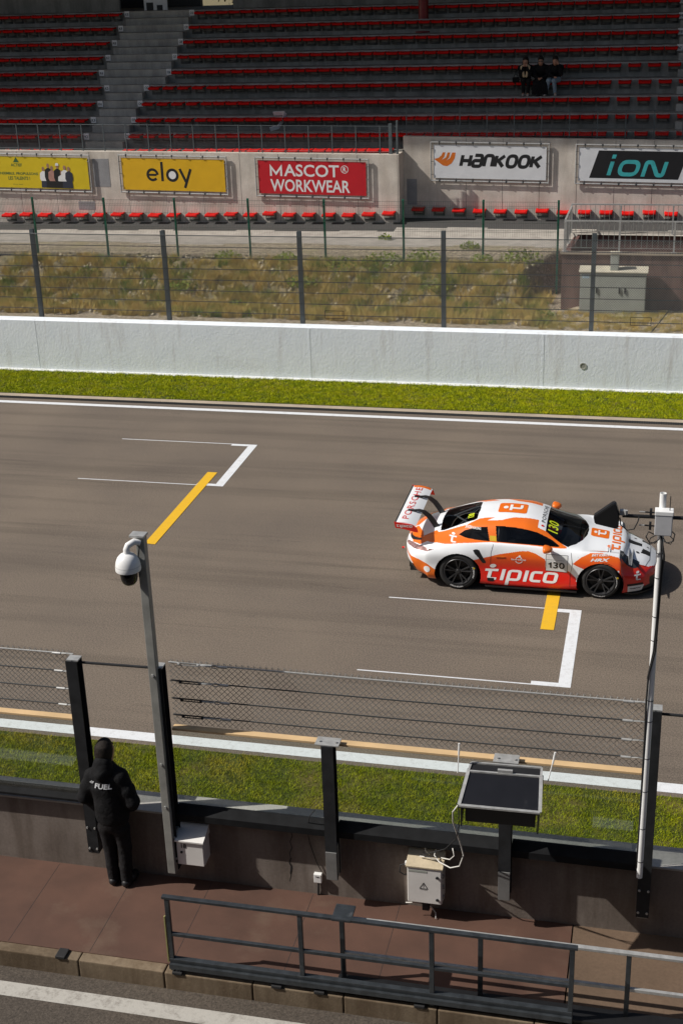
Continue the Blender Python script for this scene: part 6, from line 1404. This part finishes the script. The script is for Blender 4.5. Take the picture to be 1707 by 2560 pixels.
z0 = zk(K)+.44; y0 = yk(K)-.20
for s in (-1, 1): skin('scarf', {'n': (-5.0+s*.05, y0-.30, z0+.60, .05), 'a': (-5.0+s*.115, y0-.37, z0+.54, .052, .04), 'b': (-5.0+s*.095, y0-.40, z0+.38, .052, .035), 'c': (-5.0+s*.045, y0-.40, z0+.24, .045, .03)}, chain_b('n','a','b','c'), M['scarf'], a, 'a', 1)
sitter(-4.46, K, 'person in a long black coat sitting between two others in the stand', M['cloth_black'], M['cloth_black'], M['shoe'], .55, -.02, 0, False, 'lap', True)
sitter(-3.95, K, 'person in black top and pale blue jeans, rightmost of three in the stand', M['cloth_black'], M['denim'], M['shoe_pale'], .60, -.02, -.13, False, 'cheek')
bg_ = thing('handbag', 'black handbag on the red seat left of the person with the scarf', 'bag', (-5.35, y0-.1, zk(K)+.46))
mbg = MB().bbox((-5.47, y0-.20, zk(K)+.45), (-5.23, y0-.04, zk(K)+.63), .03); mbg.build('bag_body', M['cloth_black'], bg_); MB().tube([(-5.42,y0-.12,zk(K)+.62),(-5.40,y0-.12,zk(K)+.72),(-5.30,y0-.12,zk(K)+.72),(-5.28,y0-.12,zk(K)+.62)], .01, 6).build('bag_handle', M['cloth_black'], bg_)
# the driver
dvp = thing('person', 'driver in a grey suit and pale helmet inside the racing car', 'person', L(.80, .36, .42))
dj = {'pelvis': (*L(.86,.36,.55), .14, .12), 'belly': (*L(.82,.36,.66), .14, .12), 'chest': (*L(.76,.36,.82), .17, .12), 'neck': (*L(.78,.36,.92), .06), 'head': (*L(.80,.36,.985), .085), 'hL': (*L(.95,.46,.55), .09), 'kL': (*L(1.32,.47,.66), .065), 'aL': (*L(1.66,.45,.45), .045), 'hR': (*L(.95,.26,.55), .09), 'kR': (*L(1.32,.25,.66), .065), 'aR': (*L(1.66,.27,.45), .045),
      'sL': (*L(.78,.55,.84), .075), 'eL': (*L(1.02,.60,.70), .05), 'wL': (*L(1.28,.49,.82), .035), 'sR': (*L(.78,.17,.84), .075), 'eR': (*L(1.02,.12,.70), .05), 'wR': (*L(1.28,.23,.82), .035)}
db = chain_b('pelvis','belly','chest','neck','head') + chain_b('pelvis','hL','kL','aL') + chain_b('pelvis','hR','kR','aR') + chain_b('chest','sL','eL','wL') + chain_b('chest','sR','eR','wR')
fingers(dj, db, 'wL', L(1.28,.49,.82), (.8,0,.3), (0,0,1)); fingers(dj, db, 'wR', L(1.28,.23,.82), (.8,0,.3), (0,0,1))
skin('body', dj, db, simple('grey race suit', (.28,.28,.29), .8), dvp, 'pelvis', 1)
skin('helmet', {'a': (*L(.80,.36,.955), .105, .11), 'b': (*L(.80,.36,1.035), .115, .125), 'c': (*L(.80,.36,1.085), .08, .085)}, chain_b('a','b','c'), M['white_plastic'], dvp, 'b', 2)
